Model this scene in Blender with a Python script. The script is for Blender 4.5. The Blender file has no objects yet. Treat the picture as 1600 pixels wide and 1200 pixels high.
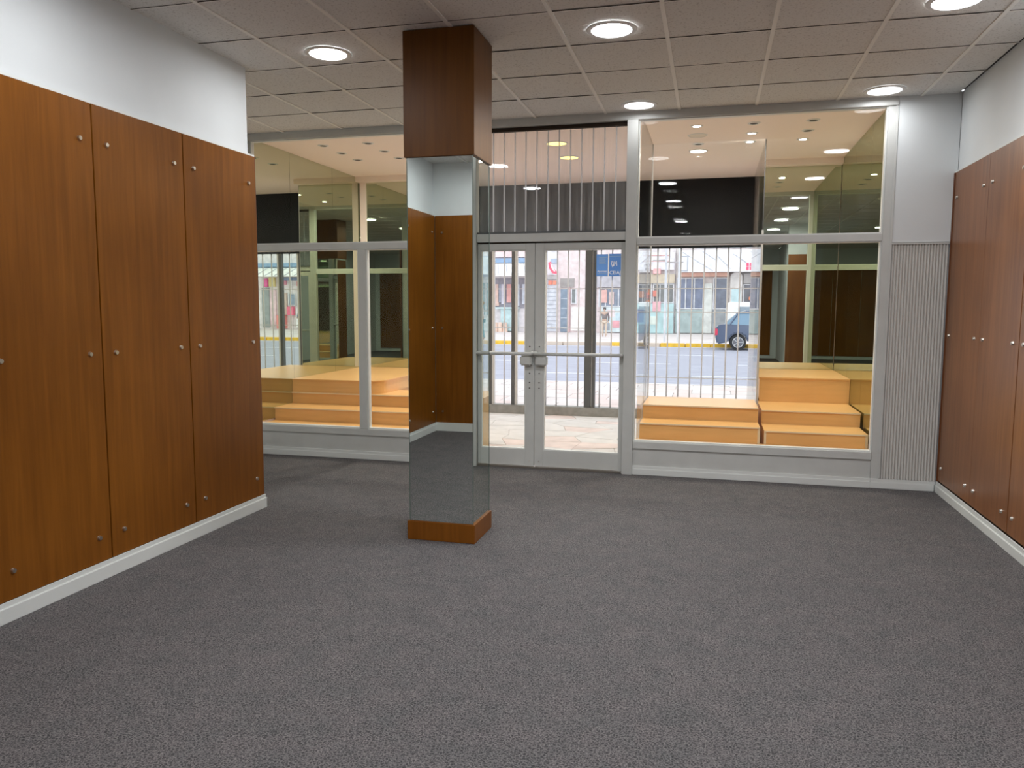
import bpy, bmesh, math, random
from mathutils import Vector, Matrix
random.seed(7)
SC = bpy.context.scene
COL = SC.collection

# ------------------------------------------------------------------ camera
cam_d = bpy.data.cameras.new('camera')
cam = bpy.data.objects.new('camera', cam_d)
COL.objects.link(cam)
F, PITCH, YAW, ROLL = 1211.7, 0.1004, 0.2507, 0.0037
fw = Vector((-math.sin(YAW)*math.cos(PITCH), math.cos(YAW)*math.cos(PITCH), -math.sin(PITCH)))
rt = Vector((math.cos(YAW), math.sin(YAW), 0))
up = rt.cross(fw)
r2 = math.cos(ROLL)*rt + math.sin(ROLL)*up
u2 = -math.sin(ROLL)*rt + math.cos(ROLL)*up
cam.matrix_world = Matrix(((r2.x, u2.x, -fw.x, 0), (r2.y, u2.y, -fw.y, 0), (r2.z, u2.z, -fw.z, 1.5), (0, 0, 0, 1)))
cam_d.sensor_width = 36
cam_d.lens = F*36/1600
cam_d.clip_start = 0.05
cam_d.clip_end = 300
SC.camera = cam

# ------------------------------------------------------------------ sky and exposure
world = bpy.data.worlds.new('overcast_sky')
SC.world = world
world.use_nodes = True
bg = world.node_tree.nodes['Background']
bg.inputs['Color'].default_value = (0.90, 0.95, 1.0, 1)
bg.inputs['Strength'].default_value = 2.3
SC.view_settings.view_transform = 'Standard'
SC.view_settings.look = 'None'
SC.view_settings.exposure = 0.0
SC.view_settings.gamma = 1.0
SC.view_settings.use_curve_mapping = False
LAMP = 22.0      # radiance of a room downlight lens
LAMP_W = 17.5    # watts of the lamp behind each lens
SPOT = 22.0      # radiance of a showcase spotlight lens
try:
    SC.cycles.max_bounces = 14
    SC.cycles.glossy_bounces = 8
    SC.cycles.diffuse_bounces = 6
    SC.cycles.transparent_max_bounces = 32
    SC.cycles.use_denoising = True
    SC.cycles.caustics_reflective = True
    SC.cycles.sample_clamp_indirect = 8
except Exception:
    pass

# ------------------------------------------------------------------ measurements (metres, camera stands at x=0 y=0)
H = 3.154            # room ceiling
D = 6.90             # room face of the shopfront
XL, XR = -3.19, 1.82
YEND = 5.03          # end of the left panelled wall
CX = -1.557          # middle of the double door
ZC = 3.14            # showcase ceiling
YM = 9.45            # showcase rear mirrors
YG = 10.5            # street grille
GX, GY, SX, SY = -0.3125, 5.085, 0.6216, 0.598

# ------------------------------------------------------------------ materials
def nodes_of(m):
    m.use_nodes = True
    nt = m.node_tree
    return nt, nt.nodes, nt.links, nt.nodes['Principled BSDF']

def mat(name, col, rough=0.5, metal=0.0, noise=0.0, nscale=20.0, bump=0.0, bscale=80.0, stretch=(1, 1, 1), emit=None, spec=0.5, coat=0.0):
    m = bpy.data.materials.new(name)
    nt, N, L, b = nodes_of(m)
    b.inputs['Roughness'].default_value = rough
    b.inputs['Metallic'].default_value = metal
    b.inputs['Specular IOR Level'].default_value = spec
    if coat:
        b.inputs['Coat Weight'].default_value = coat
        b.inputs['Coat Roughness'].default_value = 0.15
    b.inputs['Base Color'].default_value = (*col, 1)
    if noise or bump:
        tc = N.new('ShaderNodeTexCoord')
        mp = N.new('ShaderNodeMapping')
        mp.inputs['Scale'].default_value = stretch
        L.new(tc.outputs['Object'], mp.inputs['Vector'])
    if noise:
        n = N.new('ShaderNodeTexNoise')
        n.inputs['Scale'].default_value = nscale
        n.inputs['Detail'].default_value = 5
        L.new(mp.outputs['Vector'], n.inputs['Vector'])
        r = N.new('ShaderNodeValToRGB')
        r.color_ramp.elements[0].position = 0.3
        r.color_ramp.elements[1].position = 0.7
        r.color_ramp.elements[0].color = tuple(c*(1-noise) for c in col) + (1,)
        r.color_ramp.elements[1].color = tuple(min(1, c*(1+noise)) for c in col) + (1,)
        L.new(n.outputs['Fac'], r.inputs['Fac'])
        L.new(r.outputs['Color'], b.inputs['Base Color'])
    if bump:
        n2 = N.new('ShaderNodeTexNoise')
        n2.inputs['Scale'].default_value = bscale
        n2.inputs['Detail'].default_value = 3
        L.new(mp.outputs['Vector'], n2.inputs['Vector'])
        bp = N.new('ShaderNodeBump')
        bp.inputs['Strength'].default_value = bump
        bp.inputs['Distance'].default_value = 0.01
        L.new(n2.outputs['Fac'], bp.inputs['Height'])
        L.new(bp.outputs['Normal'], b.inputs['Normal'])
    if emit:
        b.inputs['Emission Color'].default_value = (*emit[0], 1)
        b.inputs['Emission Strength'].default_value = emit[1]
    return m

def wood_mat(name, c1, c2, rough=0.32, grain=(16, 16, 0.7), spec=0.5):
    m = bpy.data.materials.new(name)
    nt, N, L, b = nodes_of(m)
    tc = N.new('ShaderNodeTexCoord')
    mp = N.new('ShaderNodeMapping'); mp.inputs['Scale'].default_value = grain
    L.new(tc.outputs['Object'], mp.inputs['Vector'])
    n = N.new('ShaderNodeTexNoise'); n.inputs['Scale'].default_value = 1.6; n.inputs['Detail'].default_value = 7; n.inputs['Roughness'].default_value = 0.62
    n.inputs['Distortion'].default_value = 0.5
    L.new(mp.outputs['Vector'], n.inputs['Vector'])
    big = N.new('ShaderNodeTexNoise'); big.inputs['Scale'].default_value = 1.3; big.inputs['Detail'].default_value = 2
    L.new(tc.outputs['Object'], big.inputs['Vector'])
    mx = N.new('ShaderNodeMath'); mx.operation = 'MULTIPLY_ADD'
    L.new(big.outputs['Fac'], mx.inputs[0]); mx.inputs[1].default_value = 0.7; mx.inputs[2].default_value = -0.35
    ad = N.new('ShaderNodeMath'); ad.operation = 'ADD'
    L.new(n.outputs['Fac'], ad.inputs[0]); L.new(mx.outputs[0], ad.inputs[1])
    r = N.new('ShaderNodeValToRGB')
    r.color_ramp.elements[0].position = 0.28; r.color_ramp.elements[0].color = (*c1, 1)
    r.color_ramp.elements[1].position = 0.74; r.color_ramp.elements[1].color = (*c2, 1)
    L.new(ad.outputs[0], r.inputs['Fac'])
    L.new(r.outputs['Color'], b.inputs['Base Color'])
    fine = N.new('ShaderNodeTexNoise'); fine.inputs['Scale'].default_value = 12; fine.inputs['Detail'].default_value = 2
    L.new(mp.outputs['Vector'], fine.inputs['Vector'])
    bp = N.new('ShaderNodeBump'); bp.inputs['Strength'].default_value = 0.06; bp.inputs['Distance'].default_value = 0.004
    L.new(fine.outputs['Fac'], bp.inputs['Height']); L.new(bp.outputs['Normal'], b.inputs['Normal'])
    b.inputs['Roughness'].default_value = rough
    b.inputs['Specular IOR Level'].default_value = spec
    return m

def glass_mat(name, tint=(1, 1, 1), ior=1.5, extra=0.0, haze=0.0):
    """thin flat pane: see-through with a Fresnel reflection"""
    m = bpy.data.materials.new(name); m.use_nodes = True
    nt = m.node_tree; N = nt.nodes; L = nt.links; N.clear()
    out = N.new('ShaderNodeOutputMaterial')
    tr = N.new('ShaderNodeBsdfTransparent'); tr.inputs['Color'].default_value = (*tint, 1)
    gl = N.new('ShaderNodeBsdfGlossy'); gl.inputs['Roughness'].default_value = 0.01
    # Schlick reflectance, the same from both faces of the pane
    lw = N.new('ShaderNodeLayerWeight'); lw.inputs['Blend'].default_value = 0.5
    pw = N.new('ShaderNodeMath'); pw.operation = 'POWER'; pw.inputs[1].default_value = 5.0
    L.new(lw.outputs['Facing'], pw.inputs[0])
    r0 = ((ior-1)/(ior+1))**2
    fr = N.new('ShaderNodeMath'); fr.operation = 'MULTIPLY_ADD'; fr.inputs[1].default_value = (1-r0)*0.8; fr.inputs[2].default_value = r0
    L.new(pw.outputs[0], fr.inputs[0])
    mx = N.new('ShaderNodeMixShader')
    L.new(fr.outputs[0], mx.inputs[0]); L.new(tr.outputs[0], mx.inputs[1]); L.new(gl.outputs[0], mx.inputs[2])
    last = mx
    if haze:
        df = N.new('ShaderNodeBsdfDiffuse'); df.inputs['Color'].default_value = (0.85, 0.87, 0.9, 1)
        tl = N.new('ShaderNodeBsdfTranslucent'); tl.inputs['Color'].default_value = (0.85, 0.87, 0.9, 1)
        hf = N.new('ShaderNodeMixShader'); L.new(df.outputs[0], hf.inputs[1]); L.new(tl.outputs[0], hf.inputs[2])
        hf.inputs[0].default_value = 0.6
        tc = N.new('ShaderNodeTexCoord')
        mp = N.new('ShaderNodeMapping'); mp.inputs['Scale'].default_value = (30, 30, 1.5)
        L.new(tc.outputs['Object'], mp.inputs['Vector'])
        nz = N.new('ShaderNodeTexNoise'); nz.inputs['Scale'].default_value = 2; nz.inputs['Detail'].default_value = 4
        L.new(mp.outputs['Vector'], nz.inputs['Vector'])
        ml = N.new('ShaderNodeMath'); ml.operation = 'MULTIPLY'; ml.inputs[1].default_value = haze*2
        L.new(nz.outputs['Fac'], ml.inputs[0])
        m2 = N.new('ShaderNodeMixShader')
        L.new(ml.outputs[0], m2.inputs[0]); L.new(mx.outputs[0], m2.inputs[1]); L.new(hf.outputs[0], m2.inputs[2])
        last = m2
    L.new(last.outputs[0], out.inputs['Surface'])
    return m

def mirror_mat(name, col, rough=0.0):
    m = bpy.data.materials.new(name); m.use_nodes = True
    nt = m.node_tree; N = nt.nodes; L = nt.links; N.clear()
    out = N.new('ShaderNodeOutputMaterial')
    gl = N.new('ShaderNodeBsdfGlossy'); gl.inputs['Roughness'].default_value = rough; gl.inputs['Color'].default_value = (*col, 1)
    L.new(gl.outputs[0], out.inputs['Surface'])
    return m

def carpet_mat():
    m = bpy.data.materials.new('grey_loop_carpet')
    nt, N, L, b = nodes_of(m)
    tc = N.new('ShaderNodeTexCoord')
    ws = N.new('ShaderNodeTexNoise'); ws.inputs['Scale'].default_value = 60; ws.inputs['Detail'].default_value = 2
    L.new(tc.outputs['Object'], ws.inputs['Vector'])
    vm = N.new('ShaderNodeVectorMath'); vm.operation = 'MULTIPLY_ADD'
    L.new(ws.outputs['Color'], vm.inputs[0]); vm.inputs[1].default_value = (0.02, 0.02, 0.02)
    L.new(tc.outputs['Object'], vm.inputs[2])
    vo = N.new('ShaderNodeTexVoronoi'); vo.inputs['Scale'].default_value = 85; vo.feature = 'DISTANCE_TO_EDGE'
    L.new(vm.outputs[0], vo.inputs['Vector'])
    r = N.new('ShaderNodeValToRGB')
    r.color_ramp.elements[0].position = 0.0; r.color_ramp.elements[0].color = (0.185, 0.178, 0.178, 1)
    r.color_ramp.elements[1].position = 0.22; r.color_ramp.elements[1].color = (0.074, 0.072, 0.074, 1)
    L.new(vo.outputs['Distance'], r.inputs['Fac'])
    nz = N.new('ShaderNodeTexNoise'); nz.inputs['Scale'].default_value = 160; nz.inputs['Detail'].default_value = 3
    L.new(tc.outputs['Object'], nz.inputs['Vector'])
    r2_ = N.new('ShaderNodeValToRGB')
    r2_.color_ramp.elements[0].position = 0.34; r2_.color_ramp.elements[0].color = (0.50, 0.51, 0.53, 1)
    r2_.color_ramp.elements[1].position = 0.64; r2_.color_ramp.elements[1].color = (1.25, 1.22, 1.21, 1)
    L.new(nz.outputs['Fac'], r2_.inputs['Fac'])
    mot = N.new('ShaderNodeTexNoise'); mot.inputs['Scale'].default_value = 7; mot.inputs['Detail'].default_value = 4
    L.new(tc.outputs['Object'], mot.inputs['Vector'])
    r3 = N.new('ShaderNodeValToRGB')
    r3.color_ramp.elements[0].position = 0.3; r3.color_ramp.elements[0].color = (0.86, 0.88, 0.88, 1)
    r3.color_ramp.elements[1].position = 0.7; r3.color_ramp.elements[1].color = (1.04, 1.0, 1.0, 1)
    L.new(mot.outputs['Fac'], r3.inputs['Fac'])
    m1 = N.new('ShaderNodeMix'); m1.data_type = 'RGBA'; m1.blend_type = 'MULTIPLY'; m1.inputs[0].default_value = 1
    L.new(r.outputs['Color'], m1.inputs[6]); L.new(r2_.outputs['Color'], m1.inputs[7])
    m2 = N.new('ShaderNodeMix'); m2.data_type = 'RGBA'; m2.blend_type = 'MULTIPLY'; m2.inputs[0].default_value = 1
    L.new(m1.outputs[2], m2.inputs[6]); L.new(r3.outputs['Color'], m2.inputs[7])
    L.new(m2.outputs[2], b.inputs['Base Color'])
    bp = N.new('ShaderNodeBump'); bp.inputs['Strength'].default_value = 0.5; bp.inputs['Distance'].default_value = 0.004
    L.new(nz.outputs['Fac'], bp.inputs['Height']); L.new(bp.outputs['Normal'], b.inputs['Normal'])
    b.inputs['Roughness'].default_value = 0.95
    b.inputs['Specular IOR Level'].default_value = 0.1
    return m

def tile_mat():
    m = bpy.data.materials.new('speckled_mineral_tile')
    nt, N, L, b = nodes_of(m)
    tc = N.new('ShaderNodeTexCoord')
    nz = N.new('ShaderNodeTexNoise'); nz.inputs['Scale'].default_value = 70; nz.inputs['Detail'].default_value = 4; nz.inputs['Roughness'].default_value = 0.7
    L.new(tc.outputs['Object'], nz.inputs['Vector'])
    r = N.new('ShaderNodeValToRGB')
    r.color_ramp.elements[0].position = 0.34; r.color_ramp.elements[0].color = (0.46, 0.44, 0.42, 1)
    r.color_ramp.elements[1].position = 0.45; r.color_ramp.elements[1].color = (0.70, 0.69, 0.67, 1)
    L.new(nz.outputs['Fac'], r.inputs['Fac'])
    L.new(r.outputs['Color'], b.inputs['Base Color'])
    bp = N.new('ShaderNodeBump'); bp.inputs['Strength'].default_value = 0.35; bp.inputs['Distance'].default_value = 0.003
    L.new(nz.outputs['Fac'], bp.inputs['Height']); L.new(bp.outputs['Normal'], b.inputs['Normal'])
    b.inputs['Roughness'].default_value = 0.9
    b.inputs['Specular IOR Level'].default_value = 0.2
    return m

M = {}
M['carpet'] = carpet_mat()
M['tile'] = tile_mat()
M['rail'] = mat('ceiling_rail_paint', (0.80, 0.78, 0.74), 0.6)
M['white'] = mat('white_wall_paint', (0.69, 0.72, 0.73), 0.75, noise=0.02, nscale=3, bump=0.05, bscale=60)
M['frame'] = mat('grey_white_gloss_paint', (0.56, 0.57, 0.55), 0.38, noise=0.04, nscale=6)
M['trim'] = mat('white_skirting_paint', (0.70, 0.72, 0.70), 0.42)
M['rib'] = mat('ribbed_panel_paint', (0.62, 0.61, 0.58), 0.5)
M['dark_joint'] = mat('dark_joint', (0.03, 0.018, 0.01), 0.9)
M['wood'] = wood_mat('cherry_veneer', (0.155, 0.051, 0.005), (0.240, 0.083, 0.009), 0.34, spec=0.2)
M['wood_r'] = wood_mat('cherry_veneer_window_sheen', (0.175, 0.062, 0.018), (0.31, 0.125, 0.042), 0.30)  # greyer veneer: soft window reflection put into the colour
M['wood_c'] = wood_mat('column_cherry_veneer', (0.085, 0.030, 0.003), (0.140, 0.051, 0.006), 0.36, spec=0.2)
M['wood_edge'] = mat('veneer_edge', (0.16, 0.05, 0.014), 0.45)
M['beech'] = wood_mat('light_beech_laminate', (0.70, 0.40, 0.145), (0.80, 0.47, 0.18), 0.33, grain=(1.2, 14, 14))
M['edging'] = mat('pale_edging_strip', (0.75, 0.62, 0.42), 0.4)
M['steel'] = mat('brushed_stud_metal', (0.62, 0.58, 0.52), 0.28, metal=1.0)
M['chrome'] = mat('bright_metal', (0.75, 0.75, 0.75), 0.2, metal=1.0)
M['glass'] = glass_mat('clear_window_glass', (0.985, 0.99, 0.985), 1.22)
M['glass_s'] = glass_mat('greenish_side_glass', (0.985, 0.992, 0.985), 1.10)
M['strip'] = glass_mat('hazy_channel_glass', (0.95, 0.95, 0.97), 1.35, haze=0.055)  # uneven milky haze mixed into the clear strips
M['stripedge'] = glass_mat('channel_glass_edge', (0.75, 0.76, 0.78), 1.5, haze=0.35)
M['mirror'] = mirror_mat('column_mirror', (0.74, 0.79, 0.76))
M['mirror_s'] = mirror_mat('showcase_mirror_tinted', (0.60, 0.65, 0.53))
M['mirror_edge'] = mat('mirror_edge', (0.10, 0.14, 0.12), 0.2)
M['ceil_s'] = mat('warm_bounce_paint', (0.92, 0.80, 0.74), 0.8)  # warm bounce off the beech steps put into the colour
M['lens'] = mat('lamp_lens', (1, 1, 1), 0.4, emit=((0.96, 0.98, 1.0), LAMP))
M['lens_dim'] = mat('lamp_lens_dimmer', (1, 1, 1), 0.4, emit=((0.96, 0.98, 1.0), 4.0))
M['spotlens'] = mat('spot_lens', (1, 1, 1), 0.4, emit=((1.0, 0.95, 0.86), SPOT))
M['yellow'] = mat('yellow_lamp_lens', (0.9, 0.8, 0.3), 0.4, emit=((1.0, 0.80, 0.22), 2.4))
M['ring'] = mat('lamp_trim_ring', (0.72, 0.72, 0.72), 0.4)
M['hole'] = mat('lamp_can_inside', (0.05, 0.045, 0.04), 0.6)
M['deadlens'] = mat('unlit_lens', (0.75, 0.68, 0.58), 0.5)
M['black'] = mat('black_board', (0.006, 0.007, 0.009), 0.5, noise=0.3, nscale=2, spec=0.2)
M['stone'] = mat('pale_flagstone', (0.62, 0.61, 0.61), 0.7, noise=0.10, nscale=5, bump=0.3, bscale=25)
M['stone_p'] = mat('pinkish_flagstone', (0.64, 0.55, 0.53), 0.7, noise=0.12, nscale=5, bump=0.3, bscale=25)
M['grout'] = mat('flagstone_joint', (0.50, 0.47, 0.45), 0.9)
M['kerb'] = mat('grey_concrete_kerb', (0.26, 0.26, 0.25), 0.85, noise=0.15, nscale=15)
M['bar'] = mat('white_painted_bar', (0.60, 0.61, 0.65), 0.5)
M['postd'] = mat('dark_grey_post', (0.085, 0.09, 0.095), 0.5)
M['postw'] = mat('light_metal_post', (0.55, 0.55, 0.55), 0.4)
M['road'] = mat('asphalt', (0.30, 0.30, 0.36), 0.85, noise=0.14, nscale=1.5, stretch=(1, 3, 1))
M['mark'] = mat('road_marking', (0.62, 0.62, 0.66), 0.8)
M['pave'] = mat('pale_paving', (0.56, 0.51, 0.50), 0.85, noise=0.10, nscale=2)
M['pave2'] = mat('pinkish_paving', (0.56, 0.46, 0.44), 0.85, noise=0.10, nscale=2)
M['yk'] = mat('yellow_kerb_paint', (0.75, 0.46, 0.05), 0.7, noise=0.2, nscale=3)
M['wk'] = mat('worn_kerb', (0.60, 0.50, 0.42), 0.7, noise=0.1, nscale=3)
_pc = {}
def paint(c, rough=0.7):
    k = tuple(round(v, 3) for v in c)
    if k not in _pc:
        _pc[k] = mat('veiled_paint_%d' % len(_pc), tuple(v*0.84+0.06 for v in c), rough, noise=0.16, nscale=3.5)  # colours lifted paler to imitate the bright veil of the shop glass
    return _pc[k]

# ------------------------------------------------------------------ mesh helpers
class MB:
    def __init__(s):
        s.v = []; s.f = []
    def box(s, x0, x1, y0, y1, z0, z1):
        if x0 > x1: x0, x1 = x1, x0
        if y0 > y1: y0, y1 = y1, y0
        if z0 > z1: z0, z1 = z1, z0
        i = len(s.v)
        s.v += [(x0, y0, z0), (x1, y0, z0), (x1, y1, z0), (x0, y1, z0), (x0, y0, z1), (x1, y0, z1), (x1, y1, z1), (x0, y1, z1)]
        s.f += [(i, i+3, i+2, i+1), (i+4, i+5, i+6, i+7), (i, i+1, i+5, i+4), (i+1, i+2, i+6, i+5), (i+2, i+3, i+7, i+6), (i+3, i, i+4, i+7)]
        return s
    def prism(s, poly, a0, a1, axis='z'):
        """poly of 2D points, extruded along axis (z: poly=xy, y: poly=xz, x: poly=yz)"""
        n = len(poly); i = len(s.v)
        def P(p, a):
            return {'z': (p[0], p[1], a), 'y': (p[0], a, p[1]), 'x': (a, p[0], p[1])}[axis]
        s.v += [P(p, a0) for p in poly] + [P(p, a1) for p in poly]
        s.f += [tuple(range(i, i+n))[::-1], tuple(range(i+n, i+2*n))]
        for k in range(n):
            s.f.append((i+k, i+(k+1) % n, i+n+(k+1) % n, i+n+k))
        return s
    def cyl(s, c, r, h, axis='z', n=24, r2_=None):
        """solid cylinder from centre c along +axis by h"""
        r2_ = r if r2_ is None else r2_
        i = len(s.v)
        for (rr, t) in ((r, 0), (r2_, h)):
            for k in range(n):
                a = 2*math.pi*k/n; u, w = rr*math.cos(a), rr*math.sin(a)
                s.v.append({'z': (c[0]+u, c[1]+w, c[2]+t), 'y': (c[0]+u, c[1]+t, c[2]+w), 'x': (c[0]+t, c[1]+u, c[2]+w)}[axis])
        s.f += [tuple(range(i, i+n))[::-1], tuple(range(i+n, i+2*n))]
        for k in range(n):
            s.f.append((i+k, i+(k+1) % n, i+n+(k+1) % n, i+n+k))
        return s
    def lathe(s, c, prof, n=32):
        """closed ring profile [(r,z)...] turned round the vertical through c"""
        i = len(s.v); m = len(prof)
        for k in range(n):
            a = 2*math.pi*k/n
            for (r, z) in prof:
                s.v.append((c[0]+r*math.cos(a), c[1]+r*math.sin(a), c[2]+z))
        for k in range(n):
            for j in range(m):
                a0 = i+k*m+j; a1 = i+k*m+(j+1) % m; b0 = i+((k+1) % n)*m+j; b1 = i+((k+1) % n)*m+(j+1) % m
                s.f.append((a0, b0, b1, a1))
        return s
    def tube(s, p, q, r, n=8):
        p = Vector(p); q = Vector(q); d = (q-p).normalized()
        a = d.orthogonal().normalized(); b = d.cross(a)
        i = len(s.v)
        for c in (p, q):
            for k in range(n):
                t = 2*math.pi*k/n
                s.v.append(tuple(c + a*r*math.cos(t) + b*r*math.sin(t)))
        s.f += [tuple(range(i, i+n))[::-1], tuple(range(i+n, i+2*n))]
        for k in range(n):
            s.f.append((i+k, i+(k+1) % n, i+n+(k+1) % n, i+n+k))
        return s
    def mesh(s, name, m, bev=0.0, smooth=False):
        me = bpy.data.meshes.new(name)
        me.from_pydata(s.v, [], s.f)
        bm = bmesh.new(); bm.from_mesh(me)
        bmesh.ops.recalc_face_normals(bm, faces=bm.faces)
        if bev:
            bmesh.ops.bevel(bm, geom=list(bm.edges), offset=bev, segments=2, affect='EDGES', clamp_overlap=True)
        if smooth:
            for f in bm.faces: f.smooth = True
        bm.to_mesh(me); bm.free()
        me.materials.append(m)
        return me
    def build(s, name, m, parent=None, bev=0.0, smooth=False):
        o = bpy.data.objects.new(name, s.mesh(name, m, bev, smooth))
        COL.objects.link(o)
        if parent is not None:
            o.parent = parent
            w = parent
            off = Vector((0, 0, 0))
            while w is not None:
                off += w.location; w = w.parent
            # meshes are written in world coordinates: shift back into the parent's frame
            o.data.transform(Matrix.Translation(-off))
        return o

def tag(o, label, cat, group=None, kind=None):
    o['label'] = label; o['category'] = cat
    if group: o['group'] = group
    if kind: o['kind'] = kind
    return o

def empty(name, loc, label, cat, group=None, kind=None):
    o = bpy.data.objects.new(name, None); COL.objects.link(o)
    o.location = loc; o.empty_display_size = 0.2
    return tag(o, label, cat, group, kind)

def part(name, m, parent, bx, bev=0.0, label=None):
    o = MB().box(*bx).build(name, m, parent, bev)
    if label: o['label'] = label
    return o

def structure(name, m, bx, label, cat, bev=0.0):
    return tag(MB().box(*bx).build(name, m, None, bev), label, cat, kind='structure')

# ------------------------------------------------------------------ room shell
structure('floor', M['carpet'], (-4.62, 2.0, -5.0, D+0.03, -0.10, 0.0), 'grey flecked loop carpet covering the whole shop floor', 'floor')

ceil = empty('ceiling', (0, 0, H), 'suspended ceiling of speckled beige mineral tiles in thin painted rails', 'ceiling', kind='structure')
part('ceiling_backing', M['dark_joint'], ceil, (-4.7, 2.0, -5.1, D+0.12, H+0.06, H+0.14))
xs = [GX + i*SX for i in range(-8, 6)]
ys = [GY + j*SY for j in range(-18, 5)]
xs = [x for x in xs if -4.62 < x < XR-0.03]
ys = [y for y in ys if -5.0 < y < D-0.05]
xe = [-4.62] + xs + [XR]
ye = [-5.0] + ys + [D]
lamps_at = [(X, Y) for X in (1.235, -0.63, -2.5) for Y in (6.65, 4.84, 3.03, 1.2, -1.8)]
for a, b in zip(xe, xe[1:]):
    for c, d in zip(ye, ye[1:]):
        if b-a < 0.05 or d-c < 0.05: continue
        t = random.uniform(-0.002, 0.002)
        g = 0.006
        part('ceiling_tile', M['tile'], ceil, (a+g, b-g, c+g, d-g, H+0.004+t, H+0.02+t))
for x in xs:
    part('ceiling_rail', M['rail'], ceil, (x-0.012, x+0.012, -5.0, D, H-0.003, H+0.03))
for k, y in enumerate(ys):
    part('cross_rail', M['rail'], ceil, (-4.62, XR, y-0.0045, y+0.0045, H-0.001, H+0.003))
    part('shadow_joint', M['dark_joint'], ceil, (-4.62, XR, y-0.0085, y-0.0046, H+0.0005, H+0.003))

def stud(parent, x, y, z, side):
    mb = MB()
    mb.cyl((x, y, z), 0.016 if False else 0.014, side*0.012, 'x', 14, 0.011)
    return mb.build('stud', M['steel'], parent, smooth=False)

def panel_x(wall, xf, side, y0, y1, m, studs):
    """veneer panel facing +x (side=1) or -x (side=-1)"""
    p = MB().box(xf-side*0.022, xf, y0+0.004, y1-0.004, 0.10, 2.55).build('wood_panel', m, wall, 0.0015)
    for y, z in studs: stud(p, xf-side*0.0005, y, z, side)
    return p

# left wall
wl = empty('wall_left', (XL, 2.5, 0), 'left wall with tall cherry veneer panels below white plaster', 'wall', kind='structure')
MB().box(-4.62, XL-0.032, 0.2, YEND-0.035, 0, H+0.02).build('plaster_wall', M['white'], wl)
MB().box(XL-0.032, XL-0.020, 0.4, YEND-0.001, 0.0, 2.55).build('panel_backing', M['dark_joint'], wl)
MB().box(XL-0.032, XL-0.002, 0.4, YEND, 2.55, 2.562).build('top_bead', M['trim'], wl)
yb = [YEND, 4.245, 3.515, 2.79, 2.06, 1.33, 0.40]
for k in range(len(yb)-1):
    y1, y0 = yb[k], yb[k+1]
    st = [(yy, zz) for yy in (y0+0.095, y1-0.09) for zz in (2.355, 1.236, 0.236)]
    panel_x(wl, XL, 1, y0, y1, M['wood'], st)
MB().box(XL-0.03, XL, YEND-0.0035, YEND+0.004, 0.10, 2.55).build('end_edging', M['wood_edge'], wl)
# wall end facing the shopfront and the recess to the left of the window
structure('wall_left_recess', M['white'], (-4.74, -4.62, YEND-0.1, D+0.1, 0, H+0.02), 'white side wall of the recess left of the shopfront window', 'wall')
# rear part of the left wall and the short return seen in the column mirror
structure('wall_left_rear', M['white'], (-4.74, -4.62, -5.1, YEND-0.1, 0, H+0.02), 'white wall closing the back of the shop on the left', 'wall')
wr = empty('wall_return_left', (-2.8, 0.3, 0), 'short return wall at the left rear, veneer below and white above', 'wall', kind='structure')
MB().box(-3.3, -2.30, 0.22, 0.372, 0, H+0.02).build('plaster_wall', M['white'], wr)
for a, b in ((-3.19, -2.46), (-2.46, -2.30)):
    p = MB().box(a+0.003, b-0.003, 0.372, 0.40, 0.10, 2.55).build('wood_panel', M['wood'], wr, 0.0015)
    for xx in ((a+0.09, b-0.09) if b-a > 0.3 else ()):
        for zz in (2.355, 1.236, 0.236):
            MB().cyl((xx, 0.3995, zz), 0.014, 0.012, 'y', 14, 0.011).build('stud', M['steel'], p)
MB().box(-3.19, -2.30, 0.372, 0.42, 0, 0.10).build('skirting', M['trim'], wr)

# right wall
wrt = empty('wall_right', (XR, 4, 0), 'right wall with cherry veneer panels below white plaster', 'wall', kind='structure')
MB().box(XR+0.024, XR+0.2, -5.1, D+0.2, 0, H+0.02).build('plaster_wall', M['white'], wrt)
MB().box(XR+0.016, XR+0.03, 2.25, D, 0.0, 2.55).build('panel_backing', M['dark_joint'], wrt)
MB().box(XR-0.001, XR+0.03, 2.25, D, 2.55, 2.562).build('top_bead', M['trim'], wrt)
rb = [6.875, 6.08, 5.345, 4.61, 3.88, 3.15, 2.25]
for k in range(len(rb)-1):
    y1, y0 = rb[k], rb[k+1]
    st = [(yy, zz) for yy in (y0+0.10, y1-0.08) for zz in (2.35, 1.28, 0.213)]
    e = 0.002 if k in (0, 1) else 0
    p = MB().box(XR, XR+0.02, y0+(0.006 if k != 0 else 0.0008), y1-(0.006 if k != 1 else 0.0008), 0.10, 2.55).build('wood_panel', M['wood_r'], wrt, 0.0008)
    for y, z in st: stud(p, XR+0.0005, y, z, -1)
MB().box(XR-0.006, XR+0.022, 6.878, 6.896, 0.085, 2.55).build('corner_edging', M['wood_edge'], wrt)
# return at the right rear, behind the photographer's right hand
wrr = empty('wall_return_right', (1.64, 2.2, 0), 'short return wall at the right rear, veneer below and white above', 'wall', kind='structure')
MB().box(1.46, 1.82, 2.06, 2.222, 0, H+0.02).build('plaster_wall', M['white'], wrr)
for a, b in ((1.46, 1.82),):
    MB().box(a+0.003, b-0.003, 2.222, 2.25, 0.10, 2.55).build('wood_panel', M['wood_r'], wrr, 0.0015)
MB().box(1.46, 1.82, 2.222, 2.265, 0, 0.10).build('skirting', M['trim'], wrr)
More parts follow.
